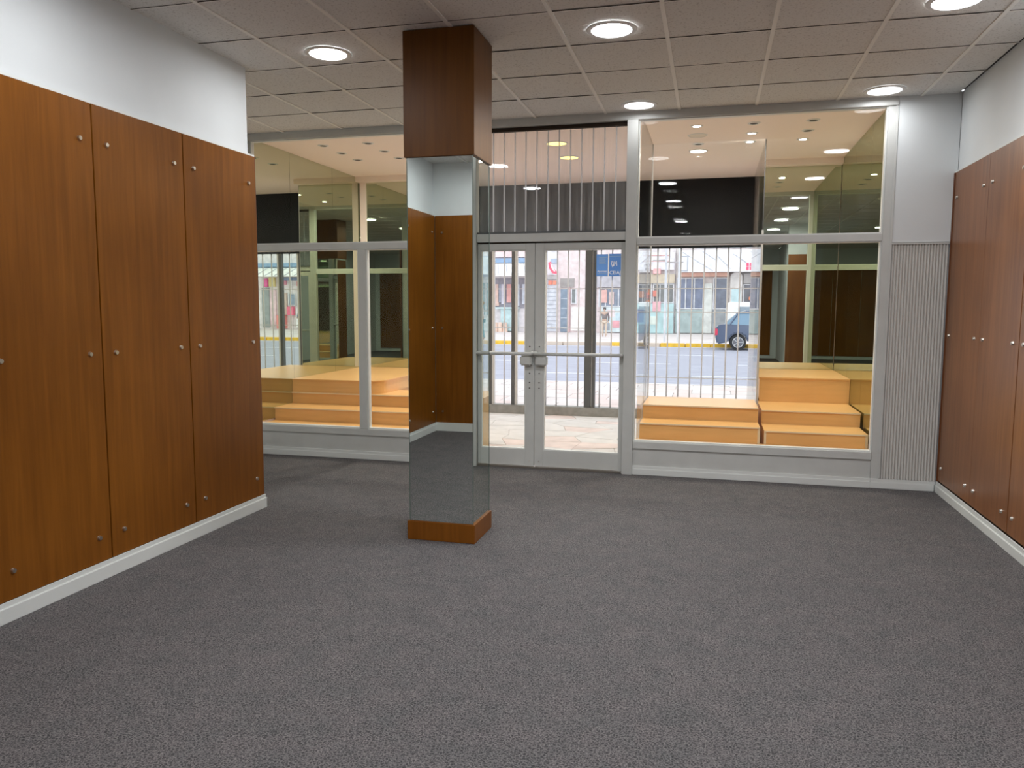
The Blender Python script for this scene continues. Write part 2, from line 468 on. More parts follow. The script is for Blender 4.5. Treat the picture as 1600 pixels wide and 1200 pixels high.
# back wall
wb = empty('wall_back', (0, -5, 0), 'back wall of the shop with veneer panels and white plaster', 'wall', kind='structure')
MB().box(-4.74, 2.0, -5.15, -5.0, 0, H+0.02).build('plaster_wall', M['white'], wb)
for k in range(8):
    a = -4.4 + k*0.76
    MB().box(a+0.004, a+0.756, -5.0, -4.975, 0.10, 2.55).build('wood_panel', M['wood'], wb, 0.0015)

def baseboard(name, pts, label):
    """stepped skirting following the poly line pts, room side given by offset d"""
    e = empty(name, (pts[0][0], pts[0][1], 0), label, 'skirting board', kind='structure')
    return e
b1 = baseboard('baseboard_left', [(XL, 2.5)], 'white stepped skirting board under the left veneer panels')
MB().box(XL, XL+0.016, 0.42, YEND+0.016, 0.0, 0.075).box(XL-0.02, XL+0.016, YEND+0.0045, YEND+0.018, 0.0, 0.075).build('skirting', M['trim'], b1, 0.003)
MB().box(XL, XL+0.008, 0.42, YEND+0.008, 0.0755, 0.098).build('skirting_lip', M['trim'], b1)
b2 = baseboard('baseboard_right', [(XR, 4)], 'white stepped skirting board under the right veneer panels')
MB().box(XR-0.018, XR, 2.265, D-0.02, 0.0, 0.06).build('skirting', M['trim'], b2, 0.003)
MB().box(XR-0.010, XR, 2.265, D-0.02, 0.0605, 0.088).build('skirting_lip', M['trim'], b2)
# white panel and ribbed panel right of the window
structure('wall_front', M['white'], (1.388, XR+0.02, D-0.002, D+0.12, 2.02, H+0.02), 'smooth white wall panel above the ribbed panel in the right corner', 'wall')
structure('trim_1', M['frame'], (1.388, XR-0.01, D-0.012, D-0.0025, 2.003, 2.016), 'thin painted ledge between white wall panel and ribbed panel', 'trim')
rib = MB()
poly = []
n = 19; x0, x1 = 1.395, XR-0.008
for k in range(n):
    w = (x1-x0)/n; xx = x0+k*w
    for t in range(6):
        a = t/6
        poly.append((xx+w*a, D+0.012-0.014*math.sin(math.pi*a)**0.7))
poly.append((x1, D+0.012))
rib.prism(poly + [(x1, D+0.03), (x0, D+0.03)], 0.082, 2.003, 'z')
rp = empty('ribbed_panel', (1.6, D, 0.08), 'pale ribbed corrugated panel in the corner right of the window', 'panel', kind='structure')
rr = rib.build('ribs', M['rib'], rp)
MB().box(1.388, XR+0.02, D+0.031, D+0.12, 0.0, 2.02).build('panel_backing', M['white'], rp)

# ------------------------------------------------------------------ shopfront (window_1 right, window_2 left, window_3 over the doors)
FY0, FY1 = D, D+0.06
def frame_bar(parent, x0, x1, z0, z1, y0=FY0, y1=FY1, name='frame_bar', m='frame'):
    return MB().box(x0, x1, y0, y1, z0, z1).build(name, M[m], parent, 0.003)
fr = empty('trim_2', (CX, D, 0), 'grey white painted main framework of the shopfront', 'frame', kind='structure')
frame_bar(fr, -4.62, 1.388, 3.092, H+0.01, FY0-0.02, FY1, 'head_beam')
frame_bar(fr, -0.745, -0.652, 0.0, 3.091, FY0-0.035, FY1, 'mullion')
frame_bar(fr, -2.462, -2.369, 0.0, 3.091, FY0-0.035, FY1, 'mullion')
frame_bar(fr, 1.318, 1.388, 0.0, 3.091, FY0-0.004, FY1, 'mullion')
frame_bar(fr, 1.372, 1.392, 0.083, 3.153, FY0-0.012, FY0-0.0045, 'cover_strip')
frame_bar(fr, -4.62, -4.43, 0.0, 3.091, FY0-0.004, FY1, 'mullion')
frame_bar(fr, -2.368, -0.746, 2.075, 2.148, FY0-0.02, FY1, 'transom')
frame_bar(fr, -2.368, -0.746, 2.0645, 2.074, FY0+0.002, FY1-0.01, 'shadow_gap', 'dark_joint')

def big_window(name, xa, xb, label, low_mullion=None):
    w = empty(name, ((xa+xb)/2, D, 0), label, 'window', kind='structure')
    frame_bar(w, xa, xb, 2.032, 2.092, FY0-0.006, FY1, 'transom')
    frame_bar(w, xa, xb, 0.236, 0.300, FY0-0.010, FY1+0.03, 'sill')
    MB().box(xa, xb, FY0+0.004, FY0+0.05, 0.0, 0.236).build('apron_panel', M['frame'], w, 0.002)
    MB().box(xa-0.002, xb, FY0-0.014, FY0+0.0035, 0.0, 0.055).build('skirting', M['trim'], w, 0.003)
    MB().box(xa-0.002, xb, FY0-0.006, FY0+0.0035, 0.0555, 0.080).build('skirting_lip', M['trim'], w)
    # light glazing beads
    t = 0.012
    for (z0, z1, spans) in ((0.300, 2.032, [(xa, low_mullion[0]), (low_mullion[1], xb)] if low_mullion else [(xa, xb)]), (2.092, 3.092, [(xa, xb)])):
        for (a, b) in spans:
            mb = MB().box(a, a+t, FY0+0.006, FY1, z0, z1).box(b-t, b, FY0+0.006, FY1, z0, z1)
            mb.box(a+t, b-t, FY0+0.006, FY1, z0, z0+t).box(a+t, b-t, FY0+0.006, FY1, z1-t*0.6, z1)
            mb.build('glazing_bead', M['trim'], w)
            MB().box(a+t+0.001, b-t-0.001, FY0+0.027, FY0+0.033, z0+t+0.001, z1-t-0.001).build('pane', M['glass'], w)
    if low_mullion:
        frame_bar(w, low_mullion[0], low_mullion[1], 0.301, 2.031, FY0-0.01, FY1, 'mullion')
    return w
big_window('window_1', -0.651, 1.317, 'large right shop window looking into the right display case')
big_window('window_2', -4.429, -2.463, 'large left shop window with a narrow mullion behind the column', (-3.291, -3.214))

# skirting in front of the ribbed panel and the right mullion
MB().box(1.318, XR-0.019, FY0-0.014, FY0-0.0045, 0.0, 0.055).build('trim_3', M['trim'], None, 0.003)
tag(bpy.data.objects['trim_3'], 'white skirting board under the ribbed corner panel', 'skirting board', kind='structure')
MB().box(1.318, XR-0.011, FY0-0.008, FY0-0.0045, 0.0555, 0.082).build('trim_4', M['trim'], None)
tag(bpy.data.objects['trim_4'], 'narrow upper lip of the skirting under the ribbed panel', 'skirting board', kind='structure')

# transom window over the doors, glazed with upright channel glass strips
w3 = empty('window_3', (CX, D, 2.15), 'transom window of upright hazy glass strips above the double door', 'window', kind='structure')
MB().box(-2.368, -0.746, D+0.03, D+0.075, 3.060, 3.091).build('top_channel', M['dark_joint'], w3)
MB().box(-2.368, -0.746, D-0.005, D+0.075, 2.1485, 2.166).build('bottom_channel', M['postd'], w3)
sw = 0.101
n = int((2.368-0.746)/sw)
for k in range(n+1):
    a = -2.366 + k*sw; b = min(a+sw-0.003, -0.748)
    if b-a < 0.02: continue
    dz = random.uniform(-0.012, 0.0); dy = random.uniform(0, 0.003)
    s = MB().box(a, b, D+0.040+dy, D+0.0435+dy, 2.170, 3.058+dz).build('glass_strip', M['strip'], w3)
    MB().box(a, a+0.011, D+0.028+dy, D+0.0395+dy, 2.170, 3.058+dz).build('strip_edge', M['stripedge'], s)

# double door
def door(name, xa, xb, stile_in, label, lock_left):
    d = empty(name, ((xa+xb)/2, D+0.03, 0.02), label, 'door', kind='structure')
    ya, yb_ = D+0.006, D+0.05
    z0, z1 = 0.022, 2.062
    gz0, gz1 = 0.176, 2.003
    if stile_in == 'l': ga, gb = xa+0.082, xb-0.030
    else: ga, gb = xa+0.030, xb-0.082
    MB().box(xa, ga, ya, yb_, z0, z1).build('stile', M['frame'], d, 0.003)
    MB().box(gb, xb, ya, yb_, z0, z1).build('stile', M['frame'], d, 0.003)
    MB().box(ga, gb, ya+0.001, yb_, z0, gz0).build('bottom_rail', M['frame'], d, 0.003)
    MB().box(ga, gb, ya+0.001, yb_, gz1, z1).build('top_rail', M['frame'], d, 0.003)
    t = 0.008
    MB().box(ga, ga+t, ya+0.008, yb_, gz0, gz1).box(gb-t, gb, ya+0.008, yb_, gz0, gz1).box(ga+t, gb-t, ya+0.008, yb_, gz0, gz0+t).box(ga+t, gb-t, ya+0.008, yb_, gz1-t, gz1).build('glazing_bead', M['trim'], d)
    MB().box(ga+t+.001, gb-t-.001, ya+0.020, ya+0.026, gz0+t+.001, gz1-t-.001).build('pane', M['glass'], d)
    # push bar and lock box on the room side
    lx = xb-0.012 if lock_left else xa+0.012
    rx = xa+0.02 if lock_left else xb-0.014
    pb = MB().tube((lx, D-0.055, 1.068), (rx, D-0.055, 1.068), 0.0155, 12)
    pb.tube((rx, D-0.055, 1.068), (rx, D+0.007, 1.068), 0.014, 10)
    sgn = -1 if lock_left else 1
    pb.tube((lx, D-0.055, 1.068), (lx, D+0.007, 1.082), 0.018, 10)
    bar = pb.build('push_bar', M['frame'], d, smooth=True)
    la = lx + sgn*0.004; lb = lx + sgn*0.112
    box = MB().box(min(la, lb), max(la, lb), D-0.048, D+0.0055, 0.958, 1.050)
    box.build('lock_box', M['frame'], d, 0.012)
    for zz in (0.885, 0.80, 0.75, 1.13):
        MB().cyl((lx+sgn*0.03, D+0.0065, zz), 0.0065, -0.003, 'y', 10).build('screw_hole', M['hole'], d)
    MB().cyl((lx+sgn*0.03, D+0.0065, 0.07), 0.005, -0.003, 'y', 10).build('screw_hole', M['steel'], d)
    return d
door('door_1', -1.554, -0.7475, 'l', 'right leaf of the glazed double door with push bar', False)
door('door_2', -2.3665, -1.560, 'r', 'left leaf of the glazed double door, partly behind the mirrored column', True)
structure('trim_5', M['steel'], (-2.368, -0.746, D-0.01, D+0.06, 0.001, 0.018), 'worn metal threshold strip under the double door', 'threshold')
structure('trim_6', M['kerb'], (-4.62, XR+0.2, D+0.0605, D+0.14, -0.1, 0.0), 'concrete strip under the shopfront at floor level', 'threshold')
# ------------------------------------------------------------------ column
col = empty('column', (-1.635, 4.76, 0), 'square column with cherry veneer top box, mirrored shaft and veneer base', 'column')
cx0, cx1, cy0, cy1 = -1.862, -1.409, 4.565, 4.955
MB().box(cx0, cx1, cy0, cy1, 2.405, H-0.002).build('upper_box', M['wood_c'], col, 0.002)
MB().box(cx0, cx1, cy0, cy1, 0.001, 0.120).build('base_box', M['wood'], col, 0.002)
MB().box(cx0+0.022, cx1-0.022, cy0+0.022, cy1-0.022, 0.120, 2.405).build('core', M['dark_joint'], col)
q = 0.014
for k, bx in enumerate(((cx0+q, cx1-q, cy0+q, cy0+q+0.005), (cx1-q-0.005, cx1-q, cy0+q+0.006, cy1-q-0.006), (cx0+q, cx0+q+0.005, cy0+q+0.006, cy1-q-0.006), (cx0+q, cx1-q, cy1-q-0.005, cy1-q))):
    MB().box(bx[0], bx[1], bx[2], bx[3], 0.1205, 2.4045).build('mirror_panel', M['mirror'], col)
MB().box(cx1-q-0.001, cx1-q+0.003, cy0+q-0.003, cy0+q+0.001, 0.121, 2.404).box(cx0+q-0.001, cx0+q+0.002, cy0+q-0.003, cy0+q, 0.121, 2.404).box(cx1-q-0.001, cx1-q+0.002, cy1-q-0.001, cy1-q+0.002, 0.121, 2.404).build('mirror_edging', M['mirror_edge'], col)

# ------------------------------------------------------------------ room downlights
def downlight(name, x, y, z, ro, ri, lens, label, group=None, cat='ceiling light', drop=0.006, lamp=0, lcol=(0.97, 0.98, 1.0), spread=176):
    d = empty(name, (x, y, z), label, cat, group)
    MB().lathe((x, y, z), [(ri, -0.001), (ri+0.001, -drop), (ro-0.006, -drop*0.8), (ro, 0.0), (ro, 0.001), (ri, 0.001)], 40).build('trim_ring', M['ring'], d, smooth=False)
    MB().lathe((x, y, z), [(0.0005, -0.0015), (ri-0.001, -0.0015), (ri-0.001, 0.0005), (0.0005, 0.0005)], 40).build('lens', lens, d)
    if lamp:
        ld = bpy.data.lights.new('lamp', 'AREA'); ld.shape = 'DISK'; ld.size = ri*2; ld.energy = lamp; ld.spread = math.radians(spread); ld.color = lcol
        lo = bpy.data.objects.new('lamp', ld); COL.objects.link(lo); lo.parent = d; lo.location = (0, 0, -drop-0.002)
    return d
names = {
 (1.235, 6.65): 'round lit ceiling light in the corner above the right end of the window',
 (1.235, 4.84): 'round lit ceiling light cut by the top right edge of the photo',
 (-0.63, 6.65): 'round lit ceiling light just in front of the shopfront mullion',
 (-0.63, 4.84): 'largest round lit ceiling light right of the column top',
 (-2.5, 4.84): 'round lit ceiling light left of the column',
 (-2.5, 6.65): 'round lit ceiling light hidden behind the column top near the left window',
}
for (X, Y) in lamps_at:
    if X == 1.235 and Y in (3.03, 1.2, -0.6, -2.4) and Y == 99: continue
    if (X, Y) in names: lab = names[(X, Y)]; g = None
    else:
        lab = 'round ceiling light %s, %s of the shop' % ({3.03: 'in the first row short of the camera', 1.2: 'just above the camera line', -1.8: 'at the far back behind the camera'}[Y], {1.235: 'right side', -0.63: 'middle', -2.5: 'left side'}[X])
        g = 'ceiling lights behind the camera'
    downlight('ceiling_light', X, Y, H-0.003, 0.152, 0.121, M['lens_dim' if Y > 6 else 'lens'], lab, g, lamp=LAMP_W*((0.2 if X > 1 else 0.08) if Y > 6 else 0.55 if X < -2 else 0.85 if X > 1 else 0.95 if Y > 4 else 1.25), spread=120 if (X, Y) == (-0.63, 4.84) else 176)

# ------------------------------------------------------------------ display cases
structure('ceiling_showcase', M['ceil_s'], (-4.8, 1.7, D+0.0605, YG+0.25, ZC, ZC+0.12), 'plain white ceiling coloured with warm bounced light over display cases and entrance', 'ceiling')
def sx(x, s):      # mirror about the door axis for the left case
    return x if s > 0 else 2*CX - x
def bxs(s, x0, x1, *r):
    a, b = sx(x0, s), sx(x1, s)
    return (min(a, b), max(a, b)) + r

for s, nm in ((1, 'right'), (-1, 'left')):
    # closing walls behind the mirrors
    structure('wall_showcase_' + nm, M['ceil_s'], bxs(s, 1.372, 1.50, D+0.061, YG+0.2, 0, ZC), 'wall behind the side mirror of the %s display case' % nm, 'wall')
    structure('wall_showcase_rear_' + nm, M['ceil_s'], bxs(s, 0.482, 1.371, YM+0.02, YG+0.2, 0, ZC), 'wall behind the rear mirror of the %s display case' % nm, 'wall')
    structure('trim_soffit_' + nm, M['ceil_s'], bxs(s, 0.482, 1.358, YM-0.12, YM+0.018, 3.075, ZC-0.0005), 'shallow soffit band over the rear mirror of the %s display case' % nm, 'trim')
    # mirrors
    rm = empty('rear_mirror', (sx(0.93, s), YM, 0.8), 'tall tinted rear mirror of the %s display case' % nm, 'mirror')
    zb = 0.786 if s > 0 else 0.692
    MB().box(*bxs(s, 0.486, 1.356, YM, YM+0.006, zb, 3.074)).build('mirror_panel', M['mirror_s'], rm)
    MB().box(*bxs(s, 0.482, 0.4855, YM-0.003, YM+0.012, zb, 3.074)).build('edge_strip', M['postw'], rm)
    if s < 0:
        MB().box(*bxs(s, 1.265, 1.345, YM-0.02, YM-0.001, zb, 3.074)).build('corner_cover', M['ceil_s'], rm)
    sm = empty('side_mirror', (sx(1.364, s), 8.2, 0.3), 'tall tinted side mirror of the %s display case in upright sheets' % nm, 'mirror')
    seams = [D+0.064, 7.75, 8.55, YM-0.002] if s > 0 else [D+0.064, 7.72, 8.70, YM-0.002]
    for a, b in zip(seams, seams[1:]):
        MB().box(*bxs(s, 1.360, 1.366, a+0.0015, b-0.0015, 0.305, ZC-0.001)).build('mirror_panel', M['mirror_s'], sm)
    MB().box(*bxs(s, 1.3665, 1.3712, D+0.064, YM, 0.305, ZC-0.001)).build('backing', M['dark_joint'], sm)

    # stepped display base
    zs = 0.285
    structure('showcase_floor_' + nm, M['beech'], bxs(s, -0.651, 1.3595, D+0.0925, 7.16, 0.0, zs), 'low beech ledge just inside the glass of the %s display case' % nm, 'ledge')
if True:
    # right case: low two-step unit (left) and three-step unit (right)
    t1, t2 = 0.432, 0.563
    u = empty('stepped_display_unit', (-0.08, 7.6, 0), 'low two-step beech display unit beside the door in the right case', 'display unit')
    MB().box(-0.615, 0.445, 7.15, 8.19, 0.0, t1-0.012).build('lower_riser', M['beech'], u)
    MB().box(-0.615, 0.445, 7.142, 7.49, t1-0.012, t1).build('lower_tread', M['beech'], u)
    MB().box(-0.615, 0.445, 7.49, 8.19, t1-0.0119, t2-0.012).build('upper_riser', M['beech'], u)
    MB().box(-0.615, 0.445, 7.48, 8.19, t2-0.012, t2).build('upper_tread', M['beech'], u)
    for bx_ in ((-0.615, 0.4452, 7.1385, 7.1419, t1-0.0115, t1+0.0006), (-0.615, 0.4452, 7.4765, 7.4799, t2-0.0115, t2+0.0006), (0.4255, 0.4452, 7.146, 7.1499, 0.286, t1-0.012)):
        MB().box(*bx_).build('edging', M['edging'], u)
    t1, t2, t3 = 0.405, 0.533, 0.784
    u = empty('stepped_display_unit', (0.9, 8.2, 0), 'tall three-step beech display unit against the mirrors of the right case', 'display unit')
    MB().box(0.482, 1.335, 7.16, YM-0.004, 0.0, t1-0.012).build('lower_riser', M['beech'], u)
    MB().box(0.482, 1.335, 7.152, 7.61, t1-0.012, t1).build('lower_tread', M['beech'], u)
    MB().box(0.482, 1.347, 7.61, YM-0.004, t1-0.0119, t2-0.012).build('middle_riser', M['beech'], u)
    MB().box(0.482, 1.347, 7.60, 8.31, t2-0.012, t2).build('middle_tread', M['beech'], u)
    MB().box(0.495, 1.358, 8.31, YM-0.004, t2-0.0119, t3-0.014).build('upper_riser', M['beech'], u)
    MB().box(0.487, 1.358, 8.30, YM-0.002, t3-0.014, t3).build('upper_tread', M['beech'], u)
    for bx_ in ((0.4819, 1.3352, 7.1485, 7.1519, t1-0.0115, t1+0.0006), (0.4819, 1.3472, 7.5965, 7.5999, t2-0.0115, t2+0.0006), (0.4819, 0.5005, 7.156, 7.1599, 0.286, t1-0.012), (1.315, 1.3352, 7.156, 7.1599, 0.286, t1-0.012)):
        MB().box(*bx_).build('edging', M['edging'], u)
    # dark slot between the units
    # left case
    t1, t2, t3 = 0.420, 0.545, 0.690
    u = empty('stepped_display_unit', (-3.4, 7.8, 0), 'wide two-step beech display unit running the length of the left case', 'display unit')
    MB().box(-4.473, -2.50, 7.30, 8.19, 0.0, t1-0.012).build('lower_riser', M['beech'], u)
    MB().box(-4.473, -2.50, 7.292, 7.66, t1-0.012, t1).build('lower_tread', M['beech'], u)
    MB().box(-4.473, -2.50, 7.66, 8.19, t1-0.0119, t2-0.012).build('upper_riser', M['beech'], u)
    MB().box(-4.473, -2.50, 7.65, 8.19, t2-0.012, t2).build('upper_tread', M['beech'], u)
    for bx_ in ((-4.473, -2.50, 7.2885, 7.2919, t1-0.0115, t1+0.0006), (-4.473, -2.50, 7.6465, 7.6499, t2-0.0115, t2+0.0006)):
        MB().box(*bx_).build('edging', M['edging'], u)
    structure('showcase_ledge_filler', M['beech'], (-4.473, -2.50, 7.1605, 7.2995, 0.0, 0.285), 'beech ledge in front of the left display steps', 'ledge')
    u = empty('raised_platform', (-3.9, 8.5, 0.545), 'raised beech platform with rounded corner in front of the left rear mirror', 'display unit')
    R = 0.22
    def plan(xr, yf):
        P = [(-4.473, yf), (xr-R, yf)]
        for k in range(1, 9):
            a = math.pi/2*k/9
            P.append((xr-R+R*math.sin(a), yf+R-R*math.cos(a)))
        P += [(xr, yf+R), (xr+0.01, YM-0.004), (-4.473, YM-0.004)]
        return P
    MB().prism(plan(-3.43, 7.672), t2+0.001, t3-0.014, 'z').build('riser', M['beech'], u)
    MB().prism(plan(-3.42, 7.662), t3-0.0139, t3, 'z').build('tread', M['beech'], u)
    structure('platform_support', M['beech'], (-4.473, -3.60, 8.191, YM-0.004, 0.0, t2), 'beech base under the rear of the left platform', 'ledge')
structure('window_return_base', M['kerb'], (0.4825, 0.4855, 8.32, YG, -0.05, 0.56), 'hidden base of the right case outer glass', 'base')

# outer glass of the cases with pale posts
for s, nm in ((1, 'right'), (-1, 'left')):
    w = empty('window_%d' % (4 if s > 0 else 5), (sx(-0.1, s), 8.2, 0), 'outer glass of the %s display case between pale corner posts' % nm, 'window', kind='structure')
    def bb(x0, x1, *r): return bxs(s, x0, x1, *r)
    if s > 0:
        MB().box(*bb(-0.632, -0.620, 8.195, 8.213, 0.0, ZC)).build('post', M['postw'], w)
        MB().box(*bb(0.458, 0.478, 8.195, 8.213, 0.0, 2.26)).build('post', M['postw'], w)
        MB().box(*bb(0.466, 0.474, 8.199, 8.207, 2.26, ZC)).build('glass_joint', M['postd'], w)
        MB().box(*bb(-0.619, 0.457, 8.201, 8.207, 0.02, ZC)).build('pane', M['glass_s'], w)
        MB().box(*bb(0.470, 0.476, 8.214, YG-0.05, 0.02, ZC)).build('pane', M['glass_s'], w)
        MB().box(*bb(-0.630, -0.624, D+0.062, 8.194, 0.02, ZC)).build('pane', M['glass_s'], w)
    else:
        MB().box(*bb(-0.632, -0.620, 8.195, 8.213, 0.0, ZC)).build('post', M['postw'], w)
        MB().box(*bb(-0.630, -0.624, D+0.062, 8.194, 0.02, ZC)).build('pane', M['glass_s'], w)

# showcase spotlights
def spot(x, y, lit, label, group, w=10.0):
    downlight('spotlight', x, y, ZC-0.001, 0.058, 0.036, M['spotlens'] if lit else M['hole'], label, group, 'spotlight', 0.005, w if lit else 0, (1.0, 0.93, 0.82))
lit = {(0, 0), (1, 1), (1, 2), (2, 2)}
for i, x in enumerate((-0.18, 0.32, 0.82)):
    for j, y in enumerate((7.47, 7.885, 8.28)):
        if (i, j) == (0, 1): continue
        on = (i, j) in lit
        spot(x, y, on, ('lit' if on else 'unlit') + ' small recessed spotlight in the right display case, %s row, %s' % (('left', 'middle', 'right')[i], ('nearest the room', 'centre', 'nearest the street')[j]), 'spotlights over the right display case')
        spot(2*CX-x, y, i == 0, ('lit' if i == 0 else 'unlit') + ' small recessed spotlight in the left display case, %s row, %s' % (('right', 'middle', 'left')[i], ('nearest the room', 'centre', 'nearest the street')[j]), 'spotlights over the left display case', 20.0)  # unseen row of left spots switched on to brighten the steps
downlight('round_speaker', -0.18, 7.87, ZC-0.001, 0.095, 0.082, M['deadlens'], 'unlit cream round fitting between two spotlights in the right case', None, 'ceiling light', 0.004)
downlight('ceiling_light', -0.187, 8.64, ZC-0.001, 0.10, 0.082, M['spotlens'], 'round lit lamp at the street side of the right display case ceiling', None, lamp=14.0, lcol=(1.0, 0.95, 0.88))
downlight('ceiling_light', -1.57, 7.92, ZC-0.001, 0.115, 0.10, M['yellow'], 'yellow round lamp over the entrance, the one nearer the door', None)
downlight('ceiling_light', -1.58, 8.69, ZC-0.001, 0.115, 0.10, M['yellow'], 'yellow round lamp over the entrance, the one nearer the street', None)

downlight('ceiling_light', 2*CX+0.187, 8.64, ZC-0.001, 0.10, 0.082, M['spotlens'], 'unseen round lamp added to brighten the left display case, hidden behind the column', None, lamp=22.0, lcol=(1.0, 0.95, 0.88))  # unseen lamp added for more light on the left display steps
# ------------------------------------------------------------------ entrance floor, kerb, grille, black board
ef = empty('floor_entrance', (CX, 8.8, -0.03), 'pale irregular flagstone floor of the recessed entrance', 'floor', kind='structure')
MB().box(-3.62, 0.4815, D+0.141, YG-0.05, -0.10, -0.014).build('mortar_bed', M['grout'], ef)
rj = random.Random(11)
nx_, ny_ = 9, 10
gx0, gx1, gy0, gy1 = -3.61, 0.475, D+0.143, YG-0.054
lat = {}
for i in range(nx_+1):
    for j in range(ny_+1):
        u = gx0+(gx1-gx0)*i/nx_; v = gy0+(gy1-gy0)*j/ny_
        if 0 < i < nx_: u += rj.uniform(-0.13, 0.13) + 0.10*math.sin(j*2.1)
        if 0 < j < ny_: v += rj.uniform(-0.10, 0.10)
        lat[i, j] = Vector((u, v))
for i in range(nx_):
    for j in range(ny_):
        Q = [lat[i, j], lat[i+1, j], lat[i+1, j+1], lat[i, j+1]]
        c = sum(Q, Vector((0, 0)))/4
        if c.y < 8.25 and not (-2.44 < c.x < -0.66) and (c.x < -2.44-0.3 or c.x > -0.66+0.3): continue
        P = []
        for k in range(4):
            p, nxt = Q[k], Q[(k+1) % 4]
            P.append(p)
            m_ = (p+nxt)/2
            if 0 < i < nx_-1 and 0 < j < ny_-1: pass
            P.append(m_)
        P = [tuple(c+(p-c)*(1-0.0035/max(0.05, (p-c).length))) for p in P]
        MB().prism(P, -0.0138, rj.uniform(-0.003, 0.0), 'z').build('flagstone', M['stone_p'] if rj.random() < 0.2 else M['stone'], ef)
tag(MB().box(-3.62, 0.4815, YG-0.05, YG+0.12, -0.10, 0.118).build('kerb', M['kerb'], None, 0.006), 'low grey concrete kerb under the street grille', 'kerb')

gr = empty('security_grille', (CX, YG, 0.118), 'pale upright security grille between the entrance and the street', 'grille')
z0, z1 = 0.119, 2.26
for k in range(28):
    x = -3.56 + k*0.150
    if x > 0.46: break
    if any(a-0.03 < x < b+0.03 for a, b in ((-3.03, -2.94), (-2.70, -2.61), (-1.67, -1.50))): continue
    MB().tube((x, YG+0.027, z0), (x, YG+0.027, z1), 0.009, 10).build('bar', M['bar'], gr, smooth=True)
for zz, a, b in ((1.735, -3.60, 0.47), (1.427, -1.50, 0.47), (1.199, -3.60, -1.67), (0.554, -1.50, 0.47)):
    MB().box(a, b, YG+0.0345, YG+0.043, zz-0.006, zz+0.006).build('rail', M['bar'], gr)
MB().box(-3.025, -2.985, YG-0.02, YG+0.05, z0, z1).build('post', M['postd'], gr)
MB().box(-2.983, -2.945, YG, YG+0.04, z0, z1).build('post', M['postw'], gr)
MB().box(-2.695, -2.655, YG-0.02, YG+0.05, z0, z1).build('post', M['postd'], gr)
MB().box(-2.653, -2.615, YG, YG+0.04, z0, z1).build('post', M['postw'], gr)
MB().box(-1.665, -1.580, YG-0.03, YG+0.05, z0, z1).build('post', M['postd'], gr)
MB().box(-1.578, -1.560, YG, YG+0.03, z0, z1).build('post', M['postw'], gr)
MB().box(-1.558, -1.520, YG-0.02, YG+0.05, z0, z1).build('post', M['postd'], gr)
tag(MB().box(-3.60, 0.4815, YG-0.03, YG+0.06, 2.262, ZC-0.001).build('fascia_board', M['black'], None), 'black board closing the opening above the street grille', 'board')

# blue street-side notice
def text(name, body, x, y, z, size, m, parent, extr=0.001, rot=(math.pi/2, 0, 0), align='CENTER'):
    cu = bpy.data.curves.new(name, 'FONT'); cu.body = body; cu.size = size; cu.extrude = extr
    cu.align_x = align; cu.align_y = 'CENTER'
    tmp = bpy.data.objects.new(name+'_tmp', cu); COL.objects.link(tmp)
    dg = bpy.context.evaluated_depsgraph_get()
    me = bpy.data.meshes.new_from_object(tmp.evaluated_get(dg))
    bpy.data.objects.remove(tmp)
    me.materials.clear(); me.materials.append(m)
    o = bpy.data.objects.new(name, me); COL.objects.link(o)
    o.parent = parent
    o.location = Vector((x, y, z)) - parent.location
    o.rotation_euler = rot
    return o
blue = mat('blue_sign_enamel', (0.10, 0.27, 0.70), 0.45)
blue2 = mat('blue_sign_enamel_dark', (0.07, 0.21, 0.60), 0.45)
wh = mat('sign_white', (0.72, 0.76, 0.85), 0.5)
gy = mat('sign_grey_print', (0.25, 0.36, 0.55), 0.5)
sg = empty('notice_sign', (-1.34, YG-0.06, 1.90), 'blue two-panel notice hung on the street grille right of the dark post', 'sign')
ysg = YG-0.06
MB().box(-1.513, -1.360, ysg, ysg+0.008, 1.90, 2.19).build('sign_panel', blue, sg, 0.001)
MB().box(-1.343, -1.180, ysg, ysg+0.008, 1.90, 2.194).build('sign_panel', blue2, sg, 0.001)
MB().box(-1.3595, -1.3435, ysg+0.001, ysg+0.007, 1.90, 2.19).build('white_strip', wh, sg)
MB().box(-1.513, -1.180, ysg+0.008, YG+0.0175, 2.03, 2.05).build('hanger', M['postw'], sg)
for k in range(6):
    MB().box(-1.478, -1.385+random.uniform(-.01, .01), ysg-0.0012, ysg-0.0002, 2.068+k*0.015, 2.075+k*0.015).build('print_line', gy, sg)
text('lettering', 'Apertae', -1.437, ysg-0.001, 1.965, 0.038, wh, sg)
MB().box(-1.50, -1.375, ysg-0.0012, ysg-0.0002, 1.932, 1.940).build('print_line', gy, sg)
MB().box(-1.340, -1.185, ysg-0.0012, ysg-0.0002, 2.160, 2.166).build('print_line', gy, sg)
text('lettering', 'CEIAJ', -1.262, ysg-0.001, 1.944, 0.064, wh, sg)
em = MB()
for (a, b) in (((-1.305, 2.10), (-1.312, 2.06)), ((-1.312, 2.06), (-1.295, 2.02)), ((-1.280, 2.095), (-1.285, 2.03)), ((-1.262, 2.09), (-1.272, 2.035)), ((-1.272, 2.06), (-1.250, 2.062)), ((-1.245, 2.10), (-1.240, 2.035)), ((-1.295, 2.02), (-1.288, 2.05))):
    em.tube((a[0], ysg-0.002, a[1]), (b[0], ysg-0.002, b[1]), 0.0045, 6)
em.build('emblem', wh, sg)

